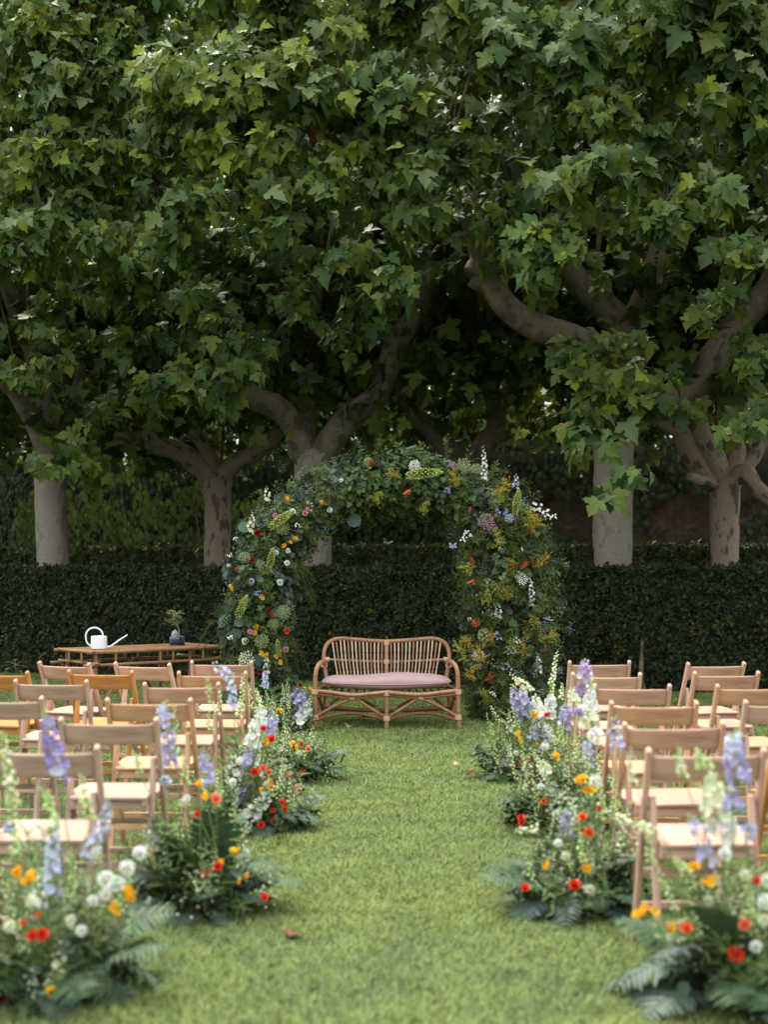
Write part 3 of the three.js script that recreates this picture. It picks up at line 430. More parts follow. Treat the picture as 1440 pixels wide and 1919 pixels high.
// ---------------------------------------------------------------- chairs
const wood = (o) => new THREE.MeshPhysicalMaterial({ side: THREE.DoubleSide, ...o, roughness: 0.72, specularIntensity: 0.45 });
const woods = { beech: wood({ map: woodTex, color: rgb(0.6, 0.385, 0.29), roughness: 0.55 }), rosy: wood({ map: woodTex, color: rgb(0.59, 0.365, 0.265), roughness: 0.5 }), fair: wood({ map: woodTex, color: rgb(0.64, 0.44, 0.325), roughness: 0.6 }), tan: wood({ map: woodTex, color: rgb(0.6, 0.37, 0.22), roughness: 0.5 }), honey: wood({ map: woodTex, color: rgb(0.6, 0.29, 0.085), roughness: 0.42 }), grey: wood({ map: woodTex, color: rgb(0.54, 0.385, 0.295), roughness: 0.6 }) };
const CH = 0.78, CW = 0.44;
const chairGeo = (() => {
  const stileAt = (y) => lerp(-0.18, 0.17, y / CH);                    // z of the back post at height y (the sitter faces -z)
  const bar = (a, b, w, t, r = 0.006) => { const l = a.distanceTo(b), g = rbox(w, l, t, r), y = V(0, 0, 0).subVectors(b, a).normalize(), x = V(1, 0, 0).addScaledVector(y, -y.x).normalize(), z = V(0, 0, 0).crossVectors(x, y); return g.applyMatrix4(new THREE.Matrix4().makeBasis(x, y, z).setPosition(a.clone().lerp(b, 0.5))); };
  const xs = CW / 2 - 0.0125, post = bar(V(0, 0, -0.18), V(0, CH, 0.17), 0.023, 0.038, 0.011);
  const leg = bar(V(0, 0, 0.19), V(0, 0.60, stileAt(0.6) - 0.012), 0.024, 0.036, 0.007);
  // the curved back board: a rounded section swept across, bowed towards the back
  const n = 18, prof = [], W = CW - 0.052, pos = [], idx = [], uv = []; const ph = 0.0455, pt = 0.0095;
  for (let k = 0; k < 16; k++) { const a = k / 16 * 6.2832, c = Math.cos(a), s = Math.sin(a), p = (x) => Math.sign(x) * Math.pow(Math.abs(x), 0.45); prof.push([p(s) * ph, p(c) * pt]); }
  for (let i = 0; i <= n; i++) { const x = (i / n - 0.5) * W, bow = 0.034 * (1 - Math.pow(2 * x / W, 2)); for (const [h, t] of prof) { const y = 0.706 + h, z = stileAt(y) + t + bow - 0.004; pos.push(x, y, z); uv.push(h + t, x); } }
  for (let i = 0; i < n; i++) for (let k = 0; k < 16; k++) { const a = i * 16 + k, b = i * 16 + (k + 1) % 16; idx.push(a, b, a + 16, b, b + 16, a + 16); }
  for (const e of [0, n]) { const o = pos.length / 3; pos.push((e / n - 0.5) * W, 0.702, stileAt(0.702)); uv.push(0, 0); for (let k = 0; k < 16; k++) { const a = e * 16 + k, b = e * 16 + (k + 1) % 16; e ? idx.push(o, a, b) : idx.push(o, b, a); } }
  const back = meshGeo(pos, idx, uv);
  const slats = []; for (let k = 0; k < 6; k++) { const z = -0.2 + 0.032 + k * 0.063, w = k < 4 ? CW - 0.055 : CW - 0.105, g = rbox(w, 0.015, 0.057, 0.005), P = g.attributes.position; for (let i = 0; i < P.count; i++) P.setY(i, P.getY(i) - 0.008 * (1 - Math.pow(2 * P.getX(i) / w, 2)) + (k === 0 ? -0.006 * clamp(-(P.getZ(i)) * 30, 0, 1) : 0)); slats.push(g.translate(0, 0.445 - 0.002 * k, z)); }
  return { post, leg, back, slats, xs, rail: rbox(0.02, 0.034, 0.37, 0.004).translate(0, 0.418, -0.015), rearRail: rbox(CW - 0.1, 0.04, 0.02, 0.005).translate(0, 0.405, 0.150), frontRail: rbox(CW - 0.06, 0.036, 0.02, 0.005).translate(0, 0.4, -0.185),
    low: rbox(CW - 0.1, 0.03, 0.018, 0.004).translate(0, 0.15, 0.168), front: rbox(CW - 0.06, 0.028, 0.018, 0.004).translate(0, 0.16, stileAt(0.16)), mid: rbox(CW - 0.06, 0.024, 0.018, 0.004).translate(0, 0.30, stileAt(0.3)) };
})();
function chair(label, x, d, turn, wood, group) {
  const g = thing('folding_chair', label, 'chair', [x, 0, -d], turn, group), m = woods[wood], c = chairGeo;
  for (const s of [-1, 1]) { part('back_post', c.post, m, g, [s * c.xs, 0, 0]); part('rear_leg', c.leg, m, g, [s * (c.xs - 0.027), 0, 0]); part('seat_rail', c.rail, m, g, [s * (c.xs - 0.052), 0, 0]); }
  part('backrest', c.back, m, g); c.slats.forEach((s) => part('seat_slat', s, m, g));
  part('stretcher', c.rearRail, m, g); part('stretcher', c.frontRail, m, g); part('stretcher', c.low, m, g); part('stretcher', c.front, m, g); part('stretcher', c.mid, m, g);
  return g;
}
{
  // [left px, right px of the posts, depth of the back, turn in degrees, wood, label]
  const left = 'folding chairs left of the aisle', right = 'folding chairs right of the aisle';
  const L = [
    [358, 474, 9.85, -2, 'beech', 'pale beech folding chair nearest the arch at the aisle end, left block back row'],
    [331, 464, 8.85, -2, 'tan', 'beech folding chair second from the arch in the left aisle column, pale delphinium arching over'],
    [272, 413, 8.0, -2, 'rosy', 'beech folding chair at the aisle left, third row counted from the arch'],
    [202, 361, 7.05, -2, 'tan', 'beech folding chair left of the aisle with a lavender delphinium before its backrest'],
    [114, 298, 6.15, -1, 'grey', 'greyish beech folding chair left of the aisle, second nearest to the camera'],
    [-36, 190, 5.2, 1, 'grey', 'greyish beech folding chair closest to the camera on the left, cut by the photo edge'],
    [217, 318, 9.65, -20, 'fair', 'pale beech folding chair turned aside just in front of the bamboo table'],
    [73, 168, 9.7, -24, 'beech', 'pale beech folding chair turned aside below the watering can end of the table'],
    [128, 250, 8.95, -10, 'honey', 'orange varnished folding chair in the middle of the left block'],
    [28, 163, 8.2, -5, 'grey', 'pale folding chair in front of the orange varnished one, left block'],
    [-64, 55, 8.9, -12, 'honey', 'orange varnished folding chair cut by the left edge of the photo'],
    [-75, 85, 7.15, -4, 'grey', 'pale greyish folding chair at the left edge behind a tall violet delphinium'],
  ], Rr = [
    [1065, 1183, 9.85, 1, 'beech', 'beech folding chair nearest the arch at the aisle, right block, beside a lilac stock'],
    [1070, 1201, 8.75, 1, 'fair', 'beech folding chair at the aisle right, second row counted from the arch'],
    [1110, 1256, 7.9, 2, 'beech', 'beech folding chair at the aisle right, third row, its left post hidden by cream flowers'],
    [1139, 1308, 6.9, 2, 'tan', 'warm orange beech folding chair at the aisle right, fourth row counted from the arch'],
    [1167, 1361, 5.98, 1, 'rosy', 'beech folding chair at the aisle right, second nearest to the camera'],
    [1210, 1438, 5.12, 2, 'beech', 'beech folding chair closest to the camera in the right block beside the aisle'],
    [1284, 1398, 9.7, 12, 'beech', 'beech folding chair farthest back in the right block against the dark hedge'],
    [1296, 1425, 8.85, 8, 'rosy', 'beech folding chair second from the hedge in the outer right column'],
    [1337, 1485, 7.9, 6, 'tan', 'warm orange beech folding chair cut by the right edge, third from the hedge'],
    [1391, 1556, 6.95, 3, 'grey', 'pale folding chair at the right edge with only its left post and half backrest visible'],
    [1452, 1640, 6.0, 6, 'honey', 'orange folding chair outside the right edge, only a slanting front post showing'],
  ];
  for (const [list, group] of [[L, left], [Rr, right]]) for (const [a, b, d, deg, wood, label] of list) { const t = (deg + 1.6 * Math.sin(a * 1.7 + d * 9)) * Math.PI / 180, x = ((a + b) / 2 - CX) / F * d; chair(label, x - Math.sin(t) * 0.17, d + Math.cos(t) * 0.17, t, wood, group).rotation.z = 0.006 * Math.sin(b * 2.3); }
}

// ---------------------------------------------------------------- the rattan bench and its cushion
{
  const cane = std({ map: caneTex, color: rgb(0.44, 0.225, 0.115), roughness: 0.42 }), caneLight = std({ map: caneTex, color: rgb(0.74, 0.57, 0.4), roughness: 0.45 }), wrap = std({ color: rgb(0.5, 0.33, 0.2), roughness: 0.6 });
  const X0 = at(725, 1365, 12.57).x, g = thing('rattan_bench', 'two seat rattan bench with spindle back under the floral arch', 'bench', [X0, 0, -12.8], 0);
  const tb = (name, pts, r, seg = 14, rs = 9, mat = cane, p = g) => part(name, tube(pts.map((q) => V(...q)), r, seg, rs), mat, p);
  const lash = (x, y, z, r = 0.026, ax = 'y') => { const b = new MB(); for (let k = -2; k <= 2; k++) { const t = new THREE.TorusGeometry(r, 0.0045, 6, 14); t.applyMatrix4(ax === 'y' ? new THREE.Matrix4().makeRotationX(Math.PI / 2) : new THREE.Matrix4().makeRotationY(ax === 'x' ? Math.PI / 2 : 0)); b.add(t, new THREE.Matrix4().makeTranslation(x + (ax === 'x' ? k * 0.008 : 0), y + (ax === 'y' ? k * 0.008 : 0), z)); } part('lashing', b.geo(), wrap, g); };
  const fx = 0.625, fz = 0.31, bz = -0.24, bx = 0.565, A = 0.0192;
  for (const s of [-1, 1]) {
    tb('leg', [[s * (fx + 0.012), 0, fz + 0.012], [s * fx, 0.15, fz], [s * fx, 0.34, fz], [s * (fx - 0.004), 0.5, fz - 0.005], [s * (fx - 0.022), 0.565, fz - 0.03], [s * (fx - 0.055), 0.592, fz - 0.12], [s * (bx + 0.0), 0.575, 0.0], [s * bx, 0.54, bz + 0.03]], A, 40, 10);
    tb('rear_leg', [[s * (bx + 0.03), 0, bz - 0.06], [s * bx, 0.3, bz - 0.0], [s * (bx - 0.02), 0.42, bz - 0.005]], A, 16, 10);
    lash(s * fx, 0.335, fz, 0.027); lash(s * fx, 0.115, fz, 0.026); lash(s * (bx + 0.005), 0.535, bz + 0.02, 0.027, 'y');
    tb('brace', [[s * (fx - 0.005), 0.12, fz], [s * 0.45, 0.215, fz + 0.005], [s * 0.33, 0.268, fz + 0.01], [s * 0.27, 0.275, fz + 0.01], [s * 0.16, 0.205, fz + 0.008], [s * 0.02, 0.12, fz]], 0.0145, 26, 8);
    tb('stretcher', [[s * (fx - 0.005), 0.095, fz], [s * 0.45, 0.125, fz - 0.12], [s * 0.3, 0.135, fz - 0.16], [s * 0.15, 0.12, fz - 0.1], [s * 0.015, 0.1, fz]], 0.0145, 24, 8);
    tb('brace', [[s * fx, 0.13, fz - 0.01], [s * (fx - 0.02), 0.24, 0.1], [s * (bx + 0.01), 0.3, bz + 0.02]], 0.0135, 14, 8);
    tb('brace', [[s * (bx + 0.02), 0.12, bz - 0.03], [s * (fx - 0.02), 0.25, 0.05], [s * fx, 0.3, fz - 0.02]], 0.0135, 14, 8);
    tb('brace', [[s * (bx + 0.01), 0.13, bz - 0.03], [s * 0.36, 0.26, bz - 0.01], [s * 0.1, 0.15, bz - 0.02]], 0.013, 16, 8);
    lash(s * 0.3, 0.285, fz + 0.01, 0.024, 'x');
  }
  tb('leg', [[0, 0, fz + 0.045], [0, 0.2, fz + 0.035], [0, 0.335, fz + 0.03]], A * 0.95, 12, 10); lash(0, 0.325, fz + 0.03, 0.026); lash(0, 0.11, fz + 0.03, 0.026);
  tb('rear_leg', [[0, 0, bz - 0.07], [0, 0.3, bz]], A, 8, 8);
  // seat frame: front rail dips at each seat, side and rear rails, a woven-looking under frame of canes
  tb('seat_rail', [[-fx, 0.345, fz], [-0.5, 0.335, fz + 0.025], [-0.3, 0.31, fz + 0.035], [-0.1, 0.325, fz + 0.04], [0, 0.335, fz + 0.04], [0.1, 0.325, fz + 0.04], [0.3, 0.315, fz + 0.035], [0.5, 0.335, fz + 0.025], [fx, 0.348, fz]], 0.018, 60, 9);
  tb('seat_rail', [[-fx, 0.318, fz - 0.01], [-0.5, 0.305, fz + 0.01], [-0.3, 0.285, fz + 0.02], [0, 0.305, fz + 0.02], [0.3, 0.288, fz + 0.02], [0.5, 0.305, fz + 0.01], [fx, 0.318, fz - 0.01]], 0.014, 50, 8);
  tb('seat_rail', [[-bx, 0.34, bz], [0, 0.33, bz - 0.02], [bx, 0.34, bz]], 0.017, 20, 8);
  for (const s of [-1, 1]) tb('seat_rail', [[s * fx, 0.34, fz], [s * (fx - 0.02), 0.335, 0.04], [s * bx, 0.34, bz]], 0.016, 12, 8);
  for (let k = 0; k < 17; k++) { const x = -0.56 + k * 0.07; tb('seat_cane', [[x, 0.332, fz + 0.02], [x * 0.96, 0.325, 0.04], [x * 0.93, 0.335, bz]], 0.008, 6, 6); }
  tb('stretcher', [[-bx - 0.01, 0.13, bz - 0.04], [0, 0.11, bz - 0.05], [bx + 0.01, 0.13, bz - 0.04]], 0.016, 20, 8);
  tb('stretcher', [[-bx - 0.01, 0.16, bz - 0.03], [-0.2, 0.15, 0.02], [0.2, 0.15, 0.02], [bx + 0.01, 0.16, bz - 0.03]], 0.014, 20, 8);
  // the back: one bent hoop dipping in the middle, a middle rail, a centre post and two fans of spindles
  const by = (x) => { const a = Math.abs(x); return 0.738 + 0.02 * sstep(a, 0.0, 0.42) - 0; }, tilt = (y) => bz - 0.02 - (y - 0.35) * 0.3;
  const hoop = []; for (const [x, y] of [[-0.535, 0.34], [-0.558, 0.45], [-0.575, 0.56], [-0.578, 0.64], [-0.55, 0.715], [-0.49, 0.756], [-0.42, 0.766], [-0.3, 0.759], [-0.15, 0.747], [0, 0.741], [0.15, 0.747], [0.3, 0.759], [0.42, 0.766], [0.49, 0.756], [0.55, 0.715], [0.578, 0.64], [0.575, 0.56], [0.558, 0.45], [0.535, 0.34]]) hoop.push([x, y, tilt(y)]);
  tb('back_hoop', hoop, 0.0192, 90, 10);
  tb('back_rail', [[-0.572, 0.578, tilt(0.578)], [-0.3, 0.565, tilt(0.565) - 0.012], [0, 0.555, tilt(0.555) - 0.015], [0.3, 0.565, tilt(0.565) - 0.012], [0.572, 0.578, tilt(0.578)]], 0.012, 40, 8);
  tb('back_post', [[0, 0.33, tilt(0.33)], [0, 0.55, tilt(0.55) - 0.006], [0, 0.745, tilt(0.745)]], 0.02, 14, 9);
  lash(0, 0.558, tilt(0.555) - 0.006, 0.024); lash(0, 0.728, tilt(0.73), 0.024);
  for (const s of [-1, 1]) { lash(s * 0.545, 0.577, tilt(0.578), 0.019, 'x'); for (let k = 0; k < 14; k++) { const t = k / 13, xt = s * lerp(0.04, 0.5, t), xb = s * lerp(0.035, 0.43, t), y1 = t > 0.9 ? 0.735 : by(Math.abs(xt)) + 0.005; tb('spindle', [[xb, 0.335, tilt(0.335) + 0.004], [lerp(xb, xt, 0.5) + s * 0.006, 0.55, tilt(0.55) + 0.008], [xt, y1, tilt(y1)]], 0.0072, 10, 6, k % 3 ? caneLight : cane); } }
  // cushion: a long rounded pad sagging over the seat
  const c = thing('seat_cushion', 'dusty pink padded seat cushion lying on the rattan bench', 'cushion', [X0, 0.345, -12.8 + 0.045], 0), nx = 48, nz = 22, pos = [], idx = [], uv = [], hw = 0.575, hd = 0.275;
  const fabric = (() => { const a = tile((u, v) => fbm(u * 90, v * 90, 71, 2)), b = tile((u, v) => fbm(u * 5, v * 5, 73, 3)); return tex(256, 256, (u, v) => { const s = 0.92 + 0.12 * a(u, v) + 0.1 * b(u, v); return [s, s, s]; }); })(); fabric.repeat.set(3, 3);
  const ring = 24; // longitude around each cross section
  for (let i = 0; i <= nx; i++) { const t = i / nx * 2 - 1, e = Math.pow(Math.max(0, 1 - Math.pow(Math.abs(t), 5)), 0.5), x = t * hw, ew = Math.pow(Math.max(0, 1 - Math.pow(Math.abs(t), 6)), 0.4), lift = 0.018 * Math.exp(-Math.pow((x - 0.12) / 0.22, 2)) - 0.012 * Math.exp(-Math.pow((x + 0.28) / 0.16, 2));
    for (let j = 0; j < ring; j++) { const a = j / ring * Math.PI * 2, ca = Math.cos(a), sa = Math.sin(a), pw = (q, k) => Math.sign(q) * Math.pow(Math.abs(q), k), z = pw(ca, 0.6) * hd * (0.25 + 0.75 * ew), thick = (0.06 + lift * (sa > 0 ? 1 : 0) + 0.004 * noise(x * 9, ca * 4)) * Math.max(e, 0.02), y = 0.062 + pw(sa, 0.75) * thick - 0.01 * Math.cos(x * 5) * (sa < 0 ? 1 : 0.4); pos.push(x, y, z); uv.push(x, a / 6); } }
  for (let i = 0; i < nx; i++) for (let j = 0; j < ring; j++) { const a = i * ring + j, b = i * ring + (j + 1) % ring; idx.push(a, b, a + ring, b, b + ring, a + ring); }
  const velvet = new THREE.MeshPhysicalMaterial({ map: fabric, color: rgb(0.39, 0.262, 0.25), roughness: 0.9, sheen: 0.5, sheenColor: rgb(0.6, 0.45, 0.45), sheenRoughness: 0.5, side: THREE.DoubleSide });
  const cg = meshGeo(pos, idx, uv); part('cushion_pad', cg, velvet, c);
  const seam = []; for (let k = 0; k <= 60; k++) { const t = -1 + 2 * k / 60, ew = Math.pow(Math.max(0, 1 - Math.pow(Math.abs(t), 6)), 0.4); seam.push(V(t * hw * 0.995, 0.06 - 0.007 * Math.cos(t * hw * 5), hd * (0.25 + 0.75 * ew) + 0.002)); }
  part('piping', tube(seam, 0.0045, 80, 6), velvet, c);
}

// ---------------------------------------------------------------- the bamboo table, watering can and bonsai
{
  const bam = std({ map: caneTex, color: rgb(0.42, 0.23, 0.105), roughness: 0.45 }), bam2 = std({ map: caneTex, color: rgb(0.36, 0.2, 0.1), roughness: 0.5 });
  const Fp = V(-2.659, 0, -13.0), ux = V(1.047, 0, -0.9).normalize(), T = Math.atan2(-ux.z, ux.x), LN = 1.38, WD = 0.634, H = 0.665;
  const g = thing('bamboo_table', 'low bamboo table standing askew before the hedge at the left', 'table', Fp, T);
  // local: x along the long side from the near left corner, z = -width (away)
  const nodes = (r, l) => (t) => r * (1 + 0.09 * Math.exp(-Math.pow(((t * l / 0.24) % 1 - 0.5) / 0.035, 2)));
  const pole = (name, a, b, r, mat = bam) => { const A2 = V(...a), B = V(...b), l = A2.distanceTo(B); return part(name, tube([A2, B], nodes(r, l), Math.ceil(l / 0.012), 10), mat, g); };
  const yT = H - 0.018, o = 0.05;
  pole('edge_pole', [-o, yT, 0], [LN + o, yT, 0], 0.0185); pole('edge_pole', [-o, yT - 0.002, -WD], [LN + o, yT - 0.002, -WD], 0.0185); pole('edge_pole', [0, yT + 0.003, o * 0.5], [0, yT + 0.003, -WD - o * 0.5], 0.017); pole('edge_pole', [LN, yT + 0.003, o * 0.5], [LN, yT + 0.003, -WD - o * 0.5], 0.017);
  for (let k = 0; k < 13; k++) { const w = (WD - 0.05) / 13, z = -0.025 - w * (k + 0.5); part('top_slat', rbox(LN - 0.045, 0.012, w - 0.004, 0.004).translate(LN / 2, yT + 0.008 + (k % 3) * 0.0012, z), k % 2 ? bam : bam2, g); }
  const yR = 0.53; pole('rail', [-0.09, yR, 0.0], [LN + 0.09, yR, 0.0], 0.0145); pole('rail', [-0.09, yR, -WD], [LN + 0.09, yR, -WD], 0.0145); pole('rail', [0.03, yR + 0.015, 0.06], [0.03, yR + 0.015, -WD - 0.06], 0.013); pole('rail', [LN - 0.03, yR + 0.015, 0.06], [LN - 0.03, yR + 0.015, -WD - 0.06], 0.013);
  for (const z of [0, -WD]) for (const x of [0.24, 0.72, 0.86, 1.2]) pole('strut', [x, yR, z], [x, yT - 0.01, z], 0.012);
  for (const x of [0, LN]) for (const z of [-0.2, -0.44]) pole('strut', [x, yR, z], [x, yT - 0.01, z], 0.012);
  for (const x of [0.06, LN - 0.3]) for (const z of [-0.045, -WD + 0.045]) pole('leg', [x, 0, z], [x, yT - 0.02, z], 0.019, bam2);
  for (const z of [-0.05, -WD + 0.05]) { pole('brace', [0.06, 0.08, z], [0.42, yR, z], 0.015, bam2); pole('brace', [LN - 0.3, 0.1, z], [LN - 0.62, yR, z], 0.015, bam2); }
  pole('stretcher', [LN - 0.3, 0.3, -0.04], [LN - 0.3, 0.3, -WD + 0.04], 0.013, bam2); pole('stretcher', [0.06, 0.3, -0.04], [0.06, 0.3, -WD + 0.04], 0.013, bam2);
  const top = H - 0.001;
  { // watering can
    const p = at(185, 1213, 13.25), w = thing('watering_can', 'white enamel watering can with loop handle and long spout on the table', 'watering can', [p.x, top, p.z], 0.12), enamel = new THREE.MeshPhysicalMaterial({ color: rgb(0.72, 0.76, 0.77), roughness: 0.35, clearcoat: 0.4, side: THREE.DoubleSide });
    part('body', new THREE.LatheGeometry([[0, 0.001], [0.06, 0.001], [0.07, 0.004], [0.0745, 0.012], [0.0745, 0.112], [0.071, 0.121], [0.063, 0.124], [0.04, 0.124], [0.038, 0.118], [0, 0.118]].map(([x, y]) => new THREE.Vector2(x, y)), 40), enamel, w);
    part('handle', tube([V(0.036, 0.112, 0), V(0.03, 0.155, 0), V(0.0, 0.188, 0), V(-0.045, 0.2, 0), V(-0.09, 0.185, 0), V(-0.118, 0.145, 0), V(-0.12, 0.1, 0), V(-0.104, 0.055, 0), V(-0.07, 0.028, 0)], 0.0075, 50, 10), enamel, w);
    const sp = part('spout', tube([V(0.066, 0.022, 0), V(0.1, 0.024, 0), V(0.135, 0.045, 0), V(0.19, 0.085, 0), V(0.262, 0.132, 0)], (t) => 0.0095 - 0.0035 * t, 34, 10), enamel, w);
  }
  { // bonsai
    const p = at(332, 1207, 13.95), b = thing('bonsai', 'small bonsai with a pale rock in a dark blue glazed pot on the table', 'potted plant', [p.x, top, p.z], 0), glaze = new THREE.MeshPhysicalMaterial({ color: rgb(0.012, 0.035, 0.07), roughness: 0.28, clearcoat: 0.6, side: THREE.DoubleSide }), R = rng(501);
    part('saucer', new THREE.LatheGeometry([[0, 0.001], [0.072, 0.001], [0.08, 0.014], [0.076, 0.015], [0.07, 0.008], [0, 0.007]].map(([x, y]) => new THREE.Vector2(x, y)), 36), glaze, b);
    part('pot', new THREE.LatheGeometry([[0, 0.01], [0.058, 0.01], [0.068, 0.02], [0.079, 0.05], [0.077, 0.07], [0.07, 0.078], [0.073, 0.084], [0.067, 0.086], [0.065, 0.074], [0, 0.072]].map(([x, y]) => new THREE.Vector2(x, y)), 36), glaze, b);
    part('soil', new THREE.CylinderGeometry(0.064, 0.064, 0.006, 24).translate(0, 0.076, 0), std({ color: rgb(0.03, 0.022, 0.014), roughness: 1 }), b);
    const rg = new THREE.IcosahedronGeometry(0.032, 3), P = rg.attributes.position; for (let i = 0; i < P.count; i++) { const x = P.getX(i), y = P.getY(i), z = P.getZ(i), n = 1 + 0.5 * noise(x * 50, y * 50, z * 50); P.setXYZ(i, x * n, (y * 1.35) * n, z * n * 0.8); } rg.computeVertexNormals();
    part('rock', rg.translate(-0.022, 0.1, 0.015), std({ color: rgb(0.3, 0.3, 0.29), roughness: 0.95 }), b);
    const tr = part('trunk', tube([V(0.022, 0.07, 0), V(0.02, 0.12, 0), V(0.012, 0.17, 0), V(0.0, 0.2, 0.01), V(-0.03, 0.215, 0.0)], (t) => 0.0075 - 0.004 * t, 16, 7), std({ color: rgb(0.22, 0.18, 0.14) }), b);
    const tips = []; for (let k = 0; k < 13; k++) { const a = R() * 6.28, q = R.r(0.3, 1), e = V(-0.02 + Math.cos(a) * 0.07 * q, R.r(0.2, 0.32), Math.sin(a) * 0.05 * q); tips.push(e); part('branch', tube([V(0.008, 0.18, 0), V(-0.008 + e.x * 0.4, 0.215, e.z * 0.4), e], 0.0022, 8, 5), tr.material, b); }
    const list = []; for (let k = 0; k < 300; k++) { const e = R.pick(tips), c = R.r(0.7, 1.3); list.push({ m: basis(e.clone().add(V(R.r(-1, 1), R.r(-1, 0.7), R.r(-1, 1)).multiplyScalar(0.024)), V(R.r(-1, 1), R.r(-0.3, 1), R.r(-1, 1)), V(R.r(-1, 1), 1, R.r(-1, 1)), R.r(0.022, 0.038)), c: rgb(c, c, c) }); }
    stuffPart('foliage', ovate(0.2, 0.2, 0.1), leafMat({ color: rgb(0.24, 0.27, 0.14) }), list, b);
  }
}
// ---------------------------------------------------------------- flowers
const petalMat = thin({ vertexColors: true, color: rgb(1, 1, 1), roughness: 0.75, transmission: 0.25, specularIntensity: 0.4 });
const stemMat = std({ color: rgb(0.15, 0.22, 0.065), roughness: 0.7 }), greenMat = leafMat({ vertexColors: true, color: rgb(1, 1, 1), transmission: 0.25 });
const COL = { lav: rgb(0.43, 0.41, 0.6), violet: rgb(0.3, 0.25, 0.5), lilac: rgb(0.46, 0.37, 0.6), pale: rgb(0.5, 0.55, 0.7), blue: rgb(0.3, 0.36, 0.56), white: rgb(0.78, 0.8, 0.74), cream: rgb(0.72, 0.75, 0.52), green: rgb(0.5, 0.62, 0.26), bud: rgb(0.36, 0.5, 0.16), yellow: rgb(0.88, 0.55, 0.018), lemon: rgb(0.85, 0.62, 0.1), red: rgb(0.72, 0.05, 0.015), orange: rgb(0.8, 0.17, 0.04), coral: rgb(0.82, 0.24, 0.12), crimson: rgb(0.3, 0.01, 0.025), pink: rgb(0.75, 0.35, 0.42), mustard: rgb(0.4, 0.25, 0.025), olive: rgb(0.34, 0.34, 0.05), umbel: rgb(0.27, 0.33, 0.16), dusk: rgb(0.42, 0.24, 0.34), rusty: rgb(0.62, 0.13, 0.03) };
const petal = fanLeaf([[0, 0], [0.3, 0.25], [0.46, 0.6], [0.3, 0.93], [0, 1]], (x, y) => [x, y, 0.45 * y * y - 0.3 * x * x], 0.5);
const pointed = fanLeaf([[0, 0], [0.16, 0.25], [0.2, 0.5], [0.1, 0.8], [0, 1]], (x, y) => [x, y, 0.25 * y * y], 0.4);
const blob = new THREE.IcosahedronGeometry(1, 0), blob1 = (() => { const g = new THREE.IcosahedronGeometry(1, 1); return g; })();
const jit = (R, c, a = 0.12) => rgb(c.r * (1 + R.r(-a, a)), c.g * (1 + R.r(-a, a)), c.b * (1 + R.r(-a, a)));
const TRS = (p, s) => new THREE.Matrix4().makeScale(s.x ?? s, s.y ?? s, s.z ?? s).setPosition(p);
function floret(b, R, p, out, r, col, n = 5) { for (let k = 0; k < n; k++) { const a = k / n * 6.283 + R(), u = V(0, 0, 0).crossVectors(out, V(0.3, 1, 0.2)).normalize(), w = V(0, 0, 0).crossVectors(out, u), dir = u.multiplyScalar(Math.cos(a)).addScaledVector(w, Math.sin(a)).addScaledVector(out, 0.35); b.add(petal, basis(p, dir, out, r * R.r(0.85, 1.15)), jit(R, col, 0.1)); } }
// a spike of florets along a curve (points relative to the part), thinning into buds at the tip
function spikeGeo(R, pts, r, col, o = {}) {
  const b = new MB(), curve = new THREE.CatmullRomCurve3(pts), L = curve.getLength(), n = Math.round((o.n ?? 34) * clamp(L / 0.35, 0.4, 1.6)), tipCol = o.tip ?? COL.bud;
  for (let k = 0; k < n; k++) {
    const t = (k + R() * 0.7) / n, c = curve.getPointAt(t), tg = curve.getTangentAt(t), a = k * 2.4 + R.r(-0.3, 0.3), u = V(0, 0, 0).crossVectors(tg, V(0.2, 0.1, 1)).normalize(), w = V(0, 0, 0).crossVectors(tg, u), out = u.multiplyScalar(Math.cos(a)).addScaledVector(w, Math.sin(a)).addScaledVector(tg, 0.25).normalize();
    const q = 0.78 * r * (1 - 0.55 * Math.pow(t, 1.5)) * R.r(0.8, 1.15), p = c.clone().addScaledVector(out, q * 0.75);
    if (R() < (o.gap ?? 0.06)) continue;
    if (t > (o.budFrom ?? 0.78) || o.bud) b.add(blob, TRS(p, q * 0.5 * R.r(0.7, 1.15)), jit(R, t > 0.9 ? tipCol : R() < (o.mix ?? 0.5) ? tipCol : col, 0.15));
    else { floret(b, R, p, out, q, R() < (o.pale ?? 0.15) ? col.clone().lerp(COL.white, 0.35) : col, 5); if (R() < 0.5) b.add(blob, TRS(p.clone().addScaledVector(out, q * 0.15), q * 0.16), COL.cream); }
  }
  return b.geo();
}
